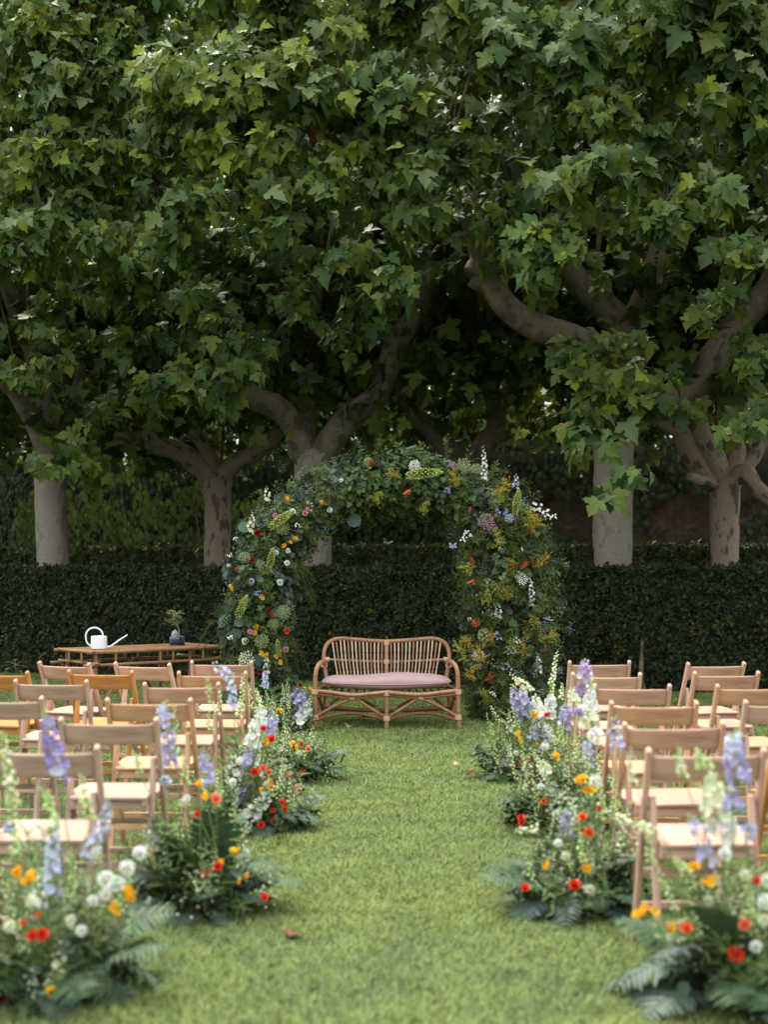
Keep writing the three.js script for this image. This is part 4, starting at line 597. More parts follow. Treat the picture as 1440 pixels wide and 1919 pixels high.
function bunGeo(R, r, col, kind) {                                   // one round bloom of radius r, facing +y
  const b = new MB(), o = V(0, 0, 0);
  if (kind === 'carnation' || kind === 'double') { const rings = kind === 'double' ? [[0.2, 5], [0.6, 8], [1.0, 11], [1.45, 12], [1.9, 10]] : [[0.25, 5], [0.7, 8], [1.15, 10], [1.6, 9]]; for (const [el, n] of rings) for (let k = 0; k < n; k++) { const a = k / n * 6.283 + el * 3 + R.r(-0.2, 0.2), d = V(Math.sin(el) * Math.cos(a), Math.cos(el), Math.sin(el) * Math.sin(a)); b.add(petal, basis(d.clone().multiplyScalar(r * 0.12), d, V(-d.x, 1, -d.z), r * R.r(0.8, 1.1)), jit(R, col, 0.16)); } b.add(blob1, TRS(o.clone().setY(r * 0.35), r * 0.34), col); }
  else if (kind === 'cup') { const heads = 2 + Math.floor(R() * 2); for (let h = 0; h < heads; h++) { const c = V(R.r(-0.6, 0.6) * r, R.r(-0.2, 0.3) * r * h, R.r(-0.6, 0.6) * r), ax = V(R.r(-0.6, 0.6), 1, R.r(-0.2, 0.8)).normalize(); for (let k = 0; k < 6; k++) { const a = k / 6 * 6.283, u = V(1, 0, 0).addScaledVector(ax, -ax.x).normalize(), w = V(0, 0, 0).crossVectors(ax, u), d = u.multiplyScalar(Math.cos(a)).addScaledVector(w, Math.sin(a)).addScaledVector(ax, 0.9 - 0.4 * (k % 2)); b.add(petal, basis(c, d, ax.clone().multiplyScalar(1), r * R.r(0.75, 1)), jit(R, R() < 0.25 ? COL.lemon.clone().lerp(col, 0.4) : col, 0.1)); } b.add(blob, TRS(c.clone().addScaledVector(ax, r * 0.2), r * 0.14), COL.mustard); } }
  else if (kind === 'umbel') { for (let k = 0; k < 46; k++) { const q = Math.sqrt((k + 0.5) / 46), a = k * 2.4, p = V(Math.cos(a) * q * r, (0.5 - 0.42 * q * q) * r + R.r(-0.05, 0.05) * r, Math.sin(a) * q * r); b.add(blob, TRS(p, r * R.r(0.08, 0.14)), jit(R, col, 0.2)); if (k % 3 === 0) { const l = p.length(), y = p.clone().normalize(), x = V(0, 0, 0).crossVectors(y, V(0.2, 0.1, 1)).normalize(); b.add(sliver, new THREE.Matrix4().makeBasis(x.multiplyScalar(r), y.multiplyScalar(l), V(0, 0, 0).crossVectors(x, y).normalize().multiplyScalar(r)), COL.bud); } } }
  else if (kind === 'ball') { for (let k = 0; k < 42; k++) { const y = 1 - 2 * (k + 0.5) / 42, a = k * 2.4, q = Math.sqrt(1 - y * y), d = V(q * Math.cos(a), y, q * Math.sin(a)); if (y < -0.6) continue; floret(b, R, d.clone().multiplyScalar(r * R.r(0.72, 0.86)), d, r * 0.27, jit(R, col, 0.14), 4); } }
  else if (kind === 'star') { for (let k = 0; k < 12; k++) { const a = k / 6 * 6.283 + (k > 5 ? 0.5 : 0), e = k > 5 ? 0.9 : 0.4; b.add(pointed, basis(o, V(Math.cos(a), e, Math.sin(a)), V(0, 1, 0), r * R.r(0.85, 1.15)), jit(R, col, 0.12)); } }
  return b.geo();
}
const sliver = new THREE.CylinderGeometry(0.02, 0.025, 1, 4, 1, true).translate(0, 0.5, 0);
function featherGeo(R, len, col) { const b = new MB(); for (let k = 0; k < 24; k++) { const a = R() * 6.283, e = R.r(0.2, 1.1), t0 = R.r(0, 0.5) * len, l = len * R.r(0.2, 0.5), dir = V(Math.cos(a) * Math.sin(e), Math.cos(e), Math.sin(a) * Math.sin(e)), n = 11; for (let i = 0; i < n; i++) { const t = i / n, p = V(0, t0, 0).addScaledVector(dir, t * l).add(V(0, -0.3 * l * t * t, 0)); b.add(blob, TRS(p.add(V(R.r(-1, 1), R.r(-1, 1), R.r(-1, 1)).multiplyScalar(0.008)), len * 0.017 * R.r(0.6, 1.3)), jit(R, R() < 0.25 ? COL.olive : col, 0.25)); } } return b.geo(); }
function tailGeo(R, len, col) { const b = new MB(), n = 90; for (let k = 0; k < n; k++) { const t = k / n, r = len * 0.13 * Math.pow(Math.sin(clamp(0.12 + t * 0.9, 0, 1) * Math.PI), 0.6), a = k * 2.4; b.add(blob, TRS(V(Math.cos(a) * r, t * len - 0.1 * len * 0, Math.sin(a) * r + 0.25 * len * t * t), len * R.r(0.022, 0.038)), jit(R, R() < 0.3 ? COL.bud : col, 0.25)); } return b.geo(); }

// a fern frond: an arching rachis with toothed pinnae, from the origin outward along +y rising and drooping along +z
function frondGeo(seed, len, wid, droop, rise, col) {
  const R = rng(seed), b = new MB(), n = 19, P = (t) => V(0.06 * len * Math.sin(t * 2 + seed) * t, len * (rise * t - droop * t * t), len * t * (1 - 0.15 * t));
  const pin = fanLeaf([[0, 0], [0.1, 0.06], [0.075, 0.2], [0.125, 0.27], [0.07, 0.42], [0.105, 0.49], [0.05, 0.66], [0.07, 0.72], [0, 1]], (x, y) => [x, y, -0.18 * y * y + 0.2 * Math.abs(x)], 0.45);
  for (let k = 2; k < n; k++) { const t = k / n, p = P(t), tg = P(Math.min(1, t + 0.02)).sub(P(t - 0.02)).normalize(), sd = V(1, 0, 0).addScaledVector(tg, -tg.x).normalize(), up = V(0, 0, 0).crossVectors(tg, sd), l = wid * len * Math.pow(Math.sin(clamp(0.14 + 0.86 * t, 0, 1) * Math.PI), 0.7) * R.r(0.88, 1.1); for (const s of [-1, 1]) { const dir = sd.clone().multiplyScalar(s).addScaledVector(tg, 0.45).addScaledVector(up, R.r(-0.15, 0.2)); const m = basis(p, dir, up.y < 0 ? up.clone().negate() : up, l); m.scale(V(1.15, 1, 1)); b.add(pin, m, jit(R, col, 0.14)); } }
  const pts = []; for (let k = 0; k <= 8; k++) pts.push(P(k / 8)); b.add(tube(pts, (t) => 0.0035 * (1.2 - t), 12, 5), null, rgb(0.06, 0.09, 0.03));
  return b.geo();
}
const FERN = rgb(0.05, 0.092, 0.038), GLAUC = rgb(0.09, 0.132, 0.095), fronds = [], glaucs = [];
for (let k = 0; k < 6; k++) { const r = rng(600 + k); fronds.push(frondGeo(610 + k, 0.42, 0.26, r.r(0.3, 0.75), r.r(0.35, 0.9), FERN)); glaucs.push(frondGeo(640 + k, 0.4, 0.24, r.r(0.45, 0.85), r.r(0.4, 0.75), GLAUC)); }
// leafy filler sprigs
const sprigGeo = (seed, n, w, spread, len) => { const R = rng(seed), b = new MB(), lf = ovate(w, 0.3, 0.12); for (let k = 0; k < n; k++) { const t = (k + 1) / n, a = k * 2.4, dir = V(Math.cos(a) * spread, 0.6, Math.sin(a) * spread); b.add(lf, basis(V(0, t * len, 0), dir, V(-dir.x, 1, -dir.z), len * R.r(0.32, 0.5)), rgb(R.r(0.75, 1.2), R.r(0.8, 1.15), R.r(0.75, 1.2))); } b.add(new THREE.CylinderGeometry(0.0015, 0.003, len, 5, 1, true).translate(0, len / 2, 0), null, rgb(0.9, 0.8, 0.6)); return b.geo(); };
const SPRIG = { leafy: sprigGeo(701, 9, 0.3, 1, 0.15), narrow: sprigGeo(702, 12, 0.1, 0.8, 0.2), broad: sprigGeo(703, 7, 0.42, 1.1, 0.16), round: (() => { const R = rng(704), b = new MB(); for (let k = 0; k < 9; k++) { const a = k * 2.4, dir = V(Math.cos(a), 0.5, Math.sin(a)); b.add(roundLeaf, basis(V(0, (k + 1) * 0.018, 0), dir, V(-dir.x * 0.6, 1, -dir.z * 0.6), R.r(0.04, 0.07)), rgb(R.r(0.8, 1.15), R.r(0.85, 1.1), R.r(0.8, 1.15))); } return b.geo(); })(),
  mist: (() => { const R = rng(705), b = new MB(); for (let k = 0; k < 26; k++) { const a = R() * 6.283, e = R.r(0, 1.1), l = R.r(0.05, 0.15), d = V(Math.cos(a) * Math.sin(e), Math.cos(e), Math.sin(a) * Math.sin(e)); b.add(blob, TRS(d.clone().multiplyScalar(l), R.r(0.0035, 0.007)), rgb(1, 1, 1)); if (k % 3 === 0) { const x = V(0, 0, 0).crossVectors(d, V(0.2, 0.1, 1)).normalize(); b.add(sliver, new THREE.Matrix4().makeBasis(x.multiplyScalar(0.05), d.clone().multiplyScalar(l), V(0, 0, 0).crossVectors(x, d).normalize().multiplyScalar(0.05)), rgb(0.12, 0.2, 0.08)); } } return b.geo(); })() };
const dots = (R, n, r) => { const b = new MB(); for (let k = 0; k < n; k++) b.add(blob, TRS(V(R.r(-1, 1), R.r(-1, 1), R.r(-1, 1)).multiplyScalar(0.04), r * R.r(0.6, 1.2)), rgb(1, 1, 1)); return b.geo(); };

// an arrangement standing on the lawn; flowers: [kind, colour, px top, py top, px bottom, py bottom] (spikes) or [kind, colour, px, py, radius in m]
const faceUp = (out) => new THREE.Quaternion().setFromUnitVectors(V(0, 1, 0), out.clone().normalize());
function stemTo(g, R, foot, head, parent) {
  const mid = foot.clone().lerp(head, 0.55).add(V((head.x - foot.x) * -0.12, Math.abs(head.x - foot.x) * 0.15, 0));
  const loc = [foot, mid, head].map((q) => q.clone().sub(parent.position)); return part('stem', tube(loc, 0.003, 12, 5), stemMat, parent);
}
function arrangement(label, px, d, rad, seed, o) {
  const R = rng(seed), c = V((px - CX) / F * d, 0, -d), g = thing('flower_arrangement', label, 'flower arrangement', c, 0, 'flower arrangements edging the aisle');
  const local = (p) => p.clone().sub(c), foot = () => V(R.r(-0.5, 0.5) * rad, 0.0, R.r(-0.4, 0.4) * rad);
  const depth = () => d - 0.5 * rad + R.r(-0.4, 0.4) * rad;
  for (const f of o.flowers) {
    const [kind, cn, x, y] = f, col = COL[cn], dd = depth(y);
    if (kind === 'spike' || kind === 'snap' || kind === 'buds') {
      const [x2, y2] = [f[4], f[5]], top = local(at(x, y, dd)), bot = local(at(x2, y2, dd)); const mid = top.clone().lerp(bot, 0.5).add(V(R.r(-0.012, 0.012), 0, R.r(-0.03, 0.03)));
      const s = kind === 'buds' ? spikeGeo(R, [bot, mid, top], f[6] ?? 0.02, col, { bud: true, n: 44, mix: 0.35, tip: COL.green }) : kind === 'snap' ? spikeGeo(R, [bot, mid, top], (f[6] ?? 0.03) * 1.12, col, { n: 40, budFrom: 0.62, tip: COL.green, gap: 0.03 }) : spikeGeo(R, [bot, mid, top], f[6] ?? 0.03, col, { n: 40, budFrom: 0.86, gap: 0.1 });
      const m = part(kind === 'spike' ? 'delphinium' : kind === 'snap' ? 'stock_spike' : 'bud_spike', s, petalMat, g), ft = foot();
      part('stem', tube([ft, ft.clone().lerp(bot, 0.55).add(V(0, 0.04, 0)), bot, mid, top], (t) => 0.0035 - 0.002 * t, 20, 5), stemMat, m);
    } else {
      const r = (f[4] ?? 0.03) * (kind === 'carnation' || (kind === 'double' && cn !== 'white' && cn !== 'cream') ? 0.6 : 0.72), p = local(at(x, y, d - rad * R.r(0.8, 1.1))), m = part(kind === 'carnation' || kind === 'double' ? 'carnation' : kind === 'cup' ? 'freesia' : kind === 'ball' ? 'round_bloom' : 'umbel', bunGeo(R, kind === 'double' && (cn === 'white' || cn === 'cream') ? r * 1.05 : r, col, kind === 'double' && (cn === 'white' || cn === 'cream') ? 'ball' : kind), petalMat, g, p), out = V(p.x * 0.6 + R.r(-0.3, 0.3), 0.45 + R() * 0.4, 0.75);
      m.quaternion.copy(faceUp(out)); m.updateMatrix(); const ft = foot(), inv = m.matrix.clone().invert();
      part('stem', tube([ft, ft.clone().lerp(p, 0.5).add(V(0, 0.05, 0)), p].map((q) => q.clone().applyMatrix4(inv)), 0.0028, 12, 5), stemMat, m);
    }
  }
  for (const [deg, s, tilt, gl] of o.ferns) { const m = part('fern_frond', (gl ? glaucs : fronds)[Math.floor(R() * 6)], greenMat, g, [Math.sin(deg * Math.PI / 180) * rad * 0.25, R.r(0.02, 0.07), Math.cos(deg * Math.PI / 180) * rad * 0.25], [0, 0, 0]); m.rotation.order = 'YXZ'; m.rotation.set(-tilt, deg * Math.PI / 180, R.r(-0.3, 0.3)); m.scale.setScalar(s * (d > 7 ? 0.84 : d < 5 ? 1.04 : 0.92)); }
  // pale bud spikes rising all through it
  for (let k = 0; k < (o.extra ?? 18); k++) { const a = R() * 6.283, w = Math.sqrt(R()), b = V(Math.cos(a) * w * rad, R.r(0.06, o.h * 0.75) * (1 - 0.4 * w), Math.sin(a) * w * rad * 0.8), t = b.clone().add(V(Math.cos(a) * w * 0.06 + R.r(-0.03, 0.03), R.r(0.12, 0.24), R.r(-0.03, 0.05))), sn = R() < 0.25, m = part(sn ? 'stock_spike' : 'bud_spike', sn ? spikeGeo(R, [b, b.clone().lerp(t, 0.5), t], 0.026, R() < 0.5 ? COL.white : COL.cream, { n: 30, budFrom: 0.5, tip: COL.green }) : spikeGeo(R, [b, b.clone().lerp(t, 0.5), t], R.r(0.016, 0.024), R() < 0.5 ? COL.cream : COL.green, { bud: true, n: 36, mix: 0.4, tip: COL.green }), petalMat, g), ft = foot(); part('stem', tube([ft, ft.clone().lerp(b, 0.6), b, t], (q) => 0.003 - 0.0016 * q, 14, 5), stemMat, m); }
  // low leafy mass, with narrower leaves and bare stems above
  const lists = { leafy: [], narrow: [], round: [], mist: [] }, e = new THREE.Euler(), q = new THREE.Quaternion(), stems = [];
  for (let k = 0; k < o.fill * 0.66; k++) {
    const a = R() * 6.283, w = Math.pow(R(), 0.6), u = R(), kind = u < 0.3 ? 'leafy' : u < 0.84 ? 'narrow' : u < 0.865 ? 'round' : 'mist', H = kind === 'leafy' || kind === 'round' ? 0.17 : o.h * 0.72, y = Math.pow(R(), kind === 'narrow' ? 1.2 : 0.9) * H * (1 - 0.7 * w * w), p = V(Math.cos(a) * w * rad, y, Math.sin(a) * w * rad * 0.8), s = kind === 'leafy' ? R.r(0.45, 0.85) : kind === 'narrow' ? R.r(0.5, 0.95) : R.r(0.6, 1.1), b = R.r(0.7, 1.25);
    lists[kind].push({ m: new THREE.Matrix4().compose(p, q.setFromEuler(e.set(Math.sin(a) * w * 0.8 + R.r(-0.35, 0.35), R.r(0, 6.28), -Math.cos(a) * w * 0.8 + R.r(-0.35, 0.35))), V(s, s, s)), c: kind === 'leafy' ? rgb(0.05 * b, 0.085 * b, 0.028 * b) : kind === 'narrow' ? rgb(0.095 * b, 0.14 * b, 0.04 * b) : kind === 'round' ? rgb(0.08 * b, 0.13 * b, 0.09 * b) : rgb(0.5 * b, 0.55 * b, 0.36 * b) });
  }
  for (const k in lists) if (lists[k].length) stuffPart('foliage', SPRIG[k], greenMat, lists[k], g);
  return g;
}
const fan = (n, a0, a1, s0, s1, tilt, glEvery, seed) => { const R = rng(seed), out = []; for (let k = 0; k < n; k++) out.push([lerp(a0, a1, k / (n - 1)) + R.r(-10, 10), R.r(s0, s1), R.r(tilt[0], tilt[1]), glEvery && k % glEvery === 0]); return out; };
arrangement('large flower arrangement in the bottom left corner with yellow freesias and violet delphinium', 100, 4.86, 0.3, 801, { h: 0.62, fill: 300,
  ferns: [...fan(11, -160, 150, 0.75, 1.05, [0.0, 0.25], 4, 1), [70, 1.1, 0.15, 0], [55, 1.0, 0.0, 1], [85, 1.1, 0.3, 0], [20, 0.9, -0.05, 1], [-20, 0.85, 0, 0], [-60, 0.9, 0.1, 0], [40, 0.8, 0.0, 0]],
  flowers: [['spike', 'violet', 80, 1332, 108, 1462, 0.032], ['spike', 'pale', 106, 1532, 98, 1680, 0.028], ['spike', 'pale', 205, 1490, 160, 1612, 0.022], ['spike', 'blue', 14, 1542, 18, 1562, 0.02], ['buds', 'cream', 6, 1372, 26, 1510, 0.03], ['buds', 'green', 76, 1474, 92, 1530, 0.028], ['buds', 'green', 152, 1450, 168, 1540, 0.026], ['buds', 'cream', 104, 1530, 96, 1560, 0.03], ['buds', 'green', 12, 1478, 30, 1610, 0.026], ['buds', 'green', 60, 1580, 70, 1680, 0.024], ['buds', 'green', 130, 1590, 128, 1690, 0.024], ['buds', 'cream', 8, 1700, 48, 1790, 0.03],
    ['cup', 'yellow', 34, 1636, 0.036], ['cup', 'yellow', 50, 1646, 0.034], ['cup', 'yellow', 241, 1680, 0.036], ['cup', 'yellow', 213, 1708, 0.03], ['cup', 'yellow', 102, 1862, 0.036], ['double', 'red', 80, 1752, 0.032], ['carnation', 'red', 60, 1754, 0.028], ['carnation', 'orange', 42, 1730, 0.018], ['carnation', 'orange', 72, 1714, 0.016], ['double', 'white', 198, 1648, 0.036], ['double', 'white', 218, 1656, 0.034], ['double', 'white', 262, 1598, 0.03], ['double', 'white', 238, 1626, 0.032], ['double', 'white', 174, 1688, 0.024], ['double', 'white', 197, 1676, 0.026], ['double', 'cream', 132, 1724, 0.022], ['double', 'white', 152, 1744, 0.024], ['double', 'cream', 18, 1736, 0.026], ['umbel', 'cream', 60, 1690, 0.03], ['umbel', 'cream', 180, 1600, 0.028], ['spike', 'violet', 190, 1830, 205, 1850, 0.01]] });
arrangement('fern rich flower arrangement left of the aisle, second nearest, two red carnations in front', 385, 5.98, 0.27, 802, { h: 0.5, fill: 230,
  ferns: [...fan(10, -150, 150, 0.8, 1.05, [0.0, 0.3], 3, 2), [-60, 1.2, 0.75, 1], [-30, 1.25, 0.95, 0], [10, 1.3, 1.05, 0], [-100, 1.2, 0.95, 0], [140, 1.25, 1.0, 0], [60, 1.1, 0.5, 0], [80, 1.15, 0.2, 0], [-70, 1.05, 0.2, 1], [-15, 0.95, -0.05, 1], [25, 0.95, -0.05, 1], [50, 0.95, 0, 1]],
  flowers: [['spike', 'lav', 312, 1312, 320, 1440, 0.03], ['spike', 'pale', 304, 1318, 314, 1350, 0.024], ['spike', 'lav', 378, 1400, 392, 1475, 0.028], ['buds', 'cream', 325, 1318, 330, 1420, 0.02], ['buds', 'green', 388, 1264, 402, 1330, 0.02], ['buds', 'green', 345, 1400, 350, 1470, 0.02], ['buds', 'green', 252, 1410, 262, 1450, 0.022], ['buds', 'green', 412, 1430, 400, 1540, 0.02], ['cup', 'yellow', 374, 1474, 0.03], ['cup', 'yellow', 384, 1492, 0.028], ['carnation', 'coral', 404, 1498, 0.032], ['carnation', 'red', 371, 1526, 0.022], ['double', 'red', 386, 1640, 0.03], ['double', 'red', 408, 1624, 0.028], ['cup', 'yellow', 414, 1612, 0.024], ['cup', 'yellow', 441, 1594, 0.036], ['cup', 'yellow', 463, 1638, 0.02], ['cup', 'yellow', 446, 1652, 0.018], ['carnation', 'red', 495, 1682, 0.026], ['spike', 'pale', 304, 1458, 310, 1466, 0.018], ['umbel', 'cream', 345, 1505, 0.03], ['double', 'white', 350, 1496, 0.02]] });
arrangement('tall flower arrangement left of the aisle, third nearest, diagonal sprays of white stocks', 478, 7.8, 0.3, 803, { h: 0.55, fill: 260,
  ferns: [...fan(10, -160, 160, 0.75, 1.0, [0.0, 0.3], 3, 3), [90, 1.1, 0.1, 1], [70, 1.05, 0.0, 0], [20, 1, 0, 1]],
  flowers: [['snap', 'white', 482, 1322, 474, 1405, 0.034], ['snap', 'white', 462, 1382, 436, 1455, 0.038], ['snap', 'white', 446, 1440, 428, 1480, 0.04], ['snap', 'white', 527, 1464, 452, 1548, 0.036], ['snap', 'white', 500, 1500, 470, 1535, 0.034], ['buds', 'cream', 456, 1262, 448, 1345, 0.026], ['spike', 'pale', 398, 1240, 432, 1268, 0.026], ['spike', 'pale', 436, 1258, 436, 1325, 0.026], ['spike', 'lav', 468, 1398, 462, 1440, 0.03], ['spike', 'lav', 462, 1464, 440, 1506, 0.038], ['spike', 'lav', 484, 1460, 470, 1480, 0.026], ['spike', 'lav', 516, 1336, 500, 1378, 0.034], ['buds', 'cream', 478, 1290, 484, 1330, 0.022], ['buds', 'green', 408, 1442, 412, 1500, 0.026], ['buds', 'cream', 424, 1450, 430, 1500, 0.028], ['buds', 'green', 440, 1400, 434, 1450, 0.024], ['buds', 'cream', 412, 1290, 406, 1340, 0.022], ['buds', 'green', 392, 1330, 396, 1370, 0.022], ['cup', 'yellow', 507, 1463, 0.024], ['cup', 'yellow', 506, 1474, 0.024], ['cup', 'yellow', 499, 1398, 0.03], ['cup', 'yellow', 496, 1388, 0.026], ['double', 'red', 509, 1385, 0.032], ['carnation', 'red', 493, 1366, 0.028], ['double', 'red', 478, 1447, 0.034], ['carnation', 'coral', 492, 1440, 0.03], ['carnation', 'coral', 504, 1447, 0.026], ['double', 'red', 489, 1546, 0.03], ['double', 'red', 513, 1540, 0.03], ['carnation', 'red', 534, 1517, 0.026], ['carnation', 'red', 530, 1504, 0.024], ['carnation', 'red', 511, 1519, 0.022], ['carnation', 'orange', 444, 1534, 0.026], ['double', 'white', 436, 1466, 0.03], ['double', 'white', 450, 1426, 0.03], ['double', 'cream', 416, 1488, 0.026], ['umbel', 'cream', 500, 1470, 0.03], ['carnation', 'coral', 404, 1520, 0.024], ['cup', 'yellow', 490, 1480, 0.018]] });
arrangement('dark fern arrangement left of the aisle, fourth nearest, three red carnations low in front', 548, 9.6, 0.3, 804, { h: 0.4, fill: 220,
  ferns: [...fan(11, -160, 160, 0.8, 1.05, [0.0, 0.3], 3, 4), [85, 1.2, 0.15, 0], [65, 1.15, 0.05, 0], [-25, 1.0, 0.3, 1], [-45, 1.0, 0.4, 1], [100, 1.15, 0.2, 0]],
  flowers: [['snap', 'white', 488, 1305, 490, 1370, 0.034], ['buds', 'green', 466, 1278, 470, 1330, 0.026], ['buds', 'cream', 583, 1388, 566, 1420, 0.024], ['buds', 'cream', 556, 1425, 526, 1456, 0.024], ['cup', 'lemon', 546, 1394, 0.03], ['cup', 'yellow', 556, 1400, 0.026], ['carnation', 'red', 565, 1395, 0.026], ['carnation', 'coral', 578, 1404, 0.03], ['double', 'red', 541, 1452, 0.032], ['double', 'red', 554, 1460, 0.032], ['double', 'red', 567, 1449, 0.03], ['buds', 'green', 530, 1330, 540, 1380, 0.02], ['buds', 'green', 510, 1300, 518, 1350, 0.02], ['umbel', 'cream', 560, 1412, 0.03], ['cup', 'yellow', 524, 1330, 0.024], ['spike', 'lav', 505, 1330, 512, 1365, 0.026]] });
arrangement('small lavender and white arrangement between the bench and the left foot of the arch', 530, 12.35, 0.26, 805, { h: 0.35, fill: 170,
  ferns: fan(6, -120, 120, 0.6, 0.9, [0.1, 0.5], 0, 5),
  flowers: [['spike', 'violet', 572, 1288, 549, 1354, 0.045], ['spike', 'lav', 566, 1296, 560, 1325, 0.042], ['spike', 'violet', 557, 1290, 553, 1312, 0.04], ['carnation', 'crimson', 563, 1284, 0.03], ['snap', 'white', 584, 1306, 556, 1358, 0.045], ['snap', 'white', 578, 1316, 572, 1342, 0.04], ['cup', 'yellow', 582, 1292, 0.03], ['buds', 'green', 530, 1282, 526, 1330, 0.026], ['buds', 'green', 545, 1300, 540, 1345, 0.026], ['buds', 'green', 555, 1318, 545, 1352, 0.022], ['buds', 'cream', 498, 1292, 502, 1330, 0.026], ['spike', 'pale', 497, 1258, 494, 1290, 0.03], ['buds', 'green', 515, 1310, 517, 1350, 0.022]] });
arrangement('large flower arrangement in the bottom right corner with silver fern and lavender delphiniums', 1384, 4.74, 0.235, 806, { h: 0.6, fill: 300,
  ferns: [...fan(12, -165, 165, 0.8, 1.1, [0.0, 0.25], 3, 6), [-50, 1.15, 0.45, 1], [-80, 1.15, 0.1, 1], [-60, 1.1, -0.1, 1], [-35, 1.15, 0.7, 0], [10, 1.1, -0.1, 1], [-20, 1, 0.1, 0], [-95, 1.2, -0.05, 1]],
  flowers: [['spike', 'lav', 1292, 1524, 1328, 1622, 0.032], ['spike', 'lav', 1384, 1370, 1388, 1470, 0.036], ['spike', 'lav', 1372, 1478, 1376, 1520, 0.03], ['spike', 'pale', 1374, 1376, 1376, 1420, 0.028], ['snap', 'cream', 1326, 1420, 1346, 1545, 0.036], ['snap', 'white', 1342, 1530, 1356, 1560, 0.036], ['spike', 'pale', 1404, 1536, 1398, 1568, 0.022], ['buds', 'cream', 1275, 1400, 1284, 1460, 0.022], ['buds', 'green', 1310, 1400, 1318, 1440, 0.022], ['buds', 'cream', 1184, 1400, 1190, 1470, 0.018], ['buds', 'cream', 1176, 1540, 1232, 1556, 0.026], ['buds', 'green', 1216, 1550, 1222, 1620, 0.022], ['buds', 'green', 1265, 1610, 1290, 1640, 0.024], ['buds', 'green', 1395, 1630, 1410, 1720, 0.024], ['buds', 'cream', 1415, 1660, 1422, 1740, 0.028], ['double', 'white', 1360, 1600, 0.028], ['double', 'white', 1418, 1774, 0.026], ['double', 'white', 1436, 1690, 0.034], ['double', 'white', 1440, 1650, 0.03], ['double', 'cream', 1434, 1725, 0.026], ['cup', 'yellow', 1301, 1626, 0.034], ['cup', 'yellow', 1328, 1650, 0.028], ['cup', 'yellow', 1200, 1712, 0.034], ['cup', 'yellow', 1218, 1704, 0.032], ['cup', 'yellow', 1260, 1742, 0.032], ['carnation', 'orange', 1288, 1740, 0.032], ['carnation', 'coral', 1397, 1734, 0.032], ['double', 'red', 1380, 1788, 0.036], ['carnation', 'red', 1418, 1652, 0.022], ['umbel', 'cream', 1398, 1640, 0.03], ['umbel', 'cream', 1330, 1690, 0.026]] });
arrangement('flower arrangement right of the aisle, second nearest to the camera, with dark spreading ferns', 1082, 5.98, 0.27, 807, { h: 0.6, fill: 260,
  ferns: [...fan(10, -160, 150, 0.8, 1.0, [0.0, 0.3], 3, 7), [-75, 1.15, 0.05, 0], [-55, 1.05, -0.05, 1], [50, 1.0, 0.8, 1], [70, 0.95, 0.5, 0], [-85, 1.1, 0.25, 0], [-20, 0.9, 0.2, 1], [30, 0.95, 0, 1]],
  flowers: [['spike', 'lav', 1154, 1342, 1161, 1408, 0.026], ['spike', 'lav', 1057, 1518, 1061, 1570, 0.03], ['buds', 'green', 1100, 1400, 1108, 1500, 0.024], ['buds', 'cream', 1132, 1516, 1182, 1545, 0.026], ['buds', 'cream', 966, 1556, 1010, 1552, 0.024], ['buds', 'cream', 1075, 1495, 1080, 1560, 0.026], ['buds', 'green', 1120, 1450, 1124, 1540, 0.024], ['buds', 'green', 1150, 1440, 1150, 1520, 0.022], ['buds', 'green', 1090, 1560, 1096, 1620, 0.022], ['buds', 'green', 1140, 1560, 1136, 1610, 0.022], ['double', 'white', 1118, 1379, 0.045], ['cup', 'yellow', 1092, 1463, 0.036], ['cup', 'yellow', 1104, 1480, 0.03], ['double', 'white', 1117, 1463, 0.032], ['carnation', 'orange', 1093, 1532, 0.028], ['double', 'orange', 1104, 1561, 0.032], ['carnation', 'red', 1124, 1516, 0.018], ['cup', 'yellow', 1097, 1628, 0.034], ['cup', 'yellow', 1026, 1622, 0.028], ['double', 'red', 1078, 1660, 0.034], ['carnation', 'red', 985, 1664, 0.026], ['umbel', 'cream', 1060, 1605, 0.03], ['umbel', 'cream', 1106, 1668, 0.034], ['double', 'white', 1046, 1580, 0.022]] });
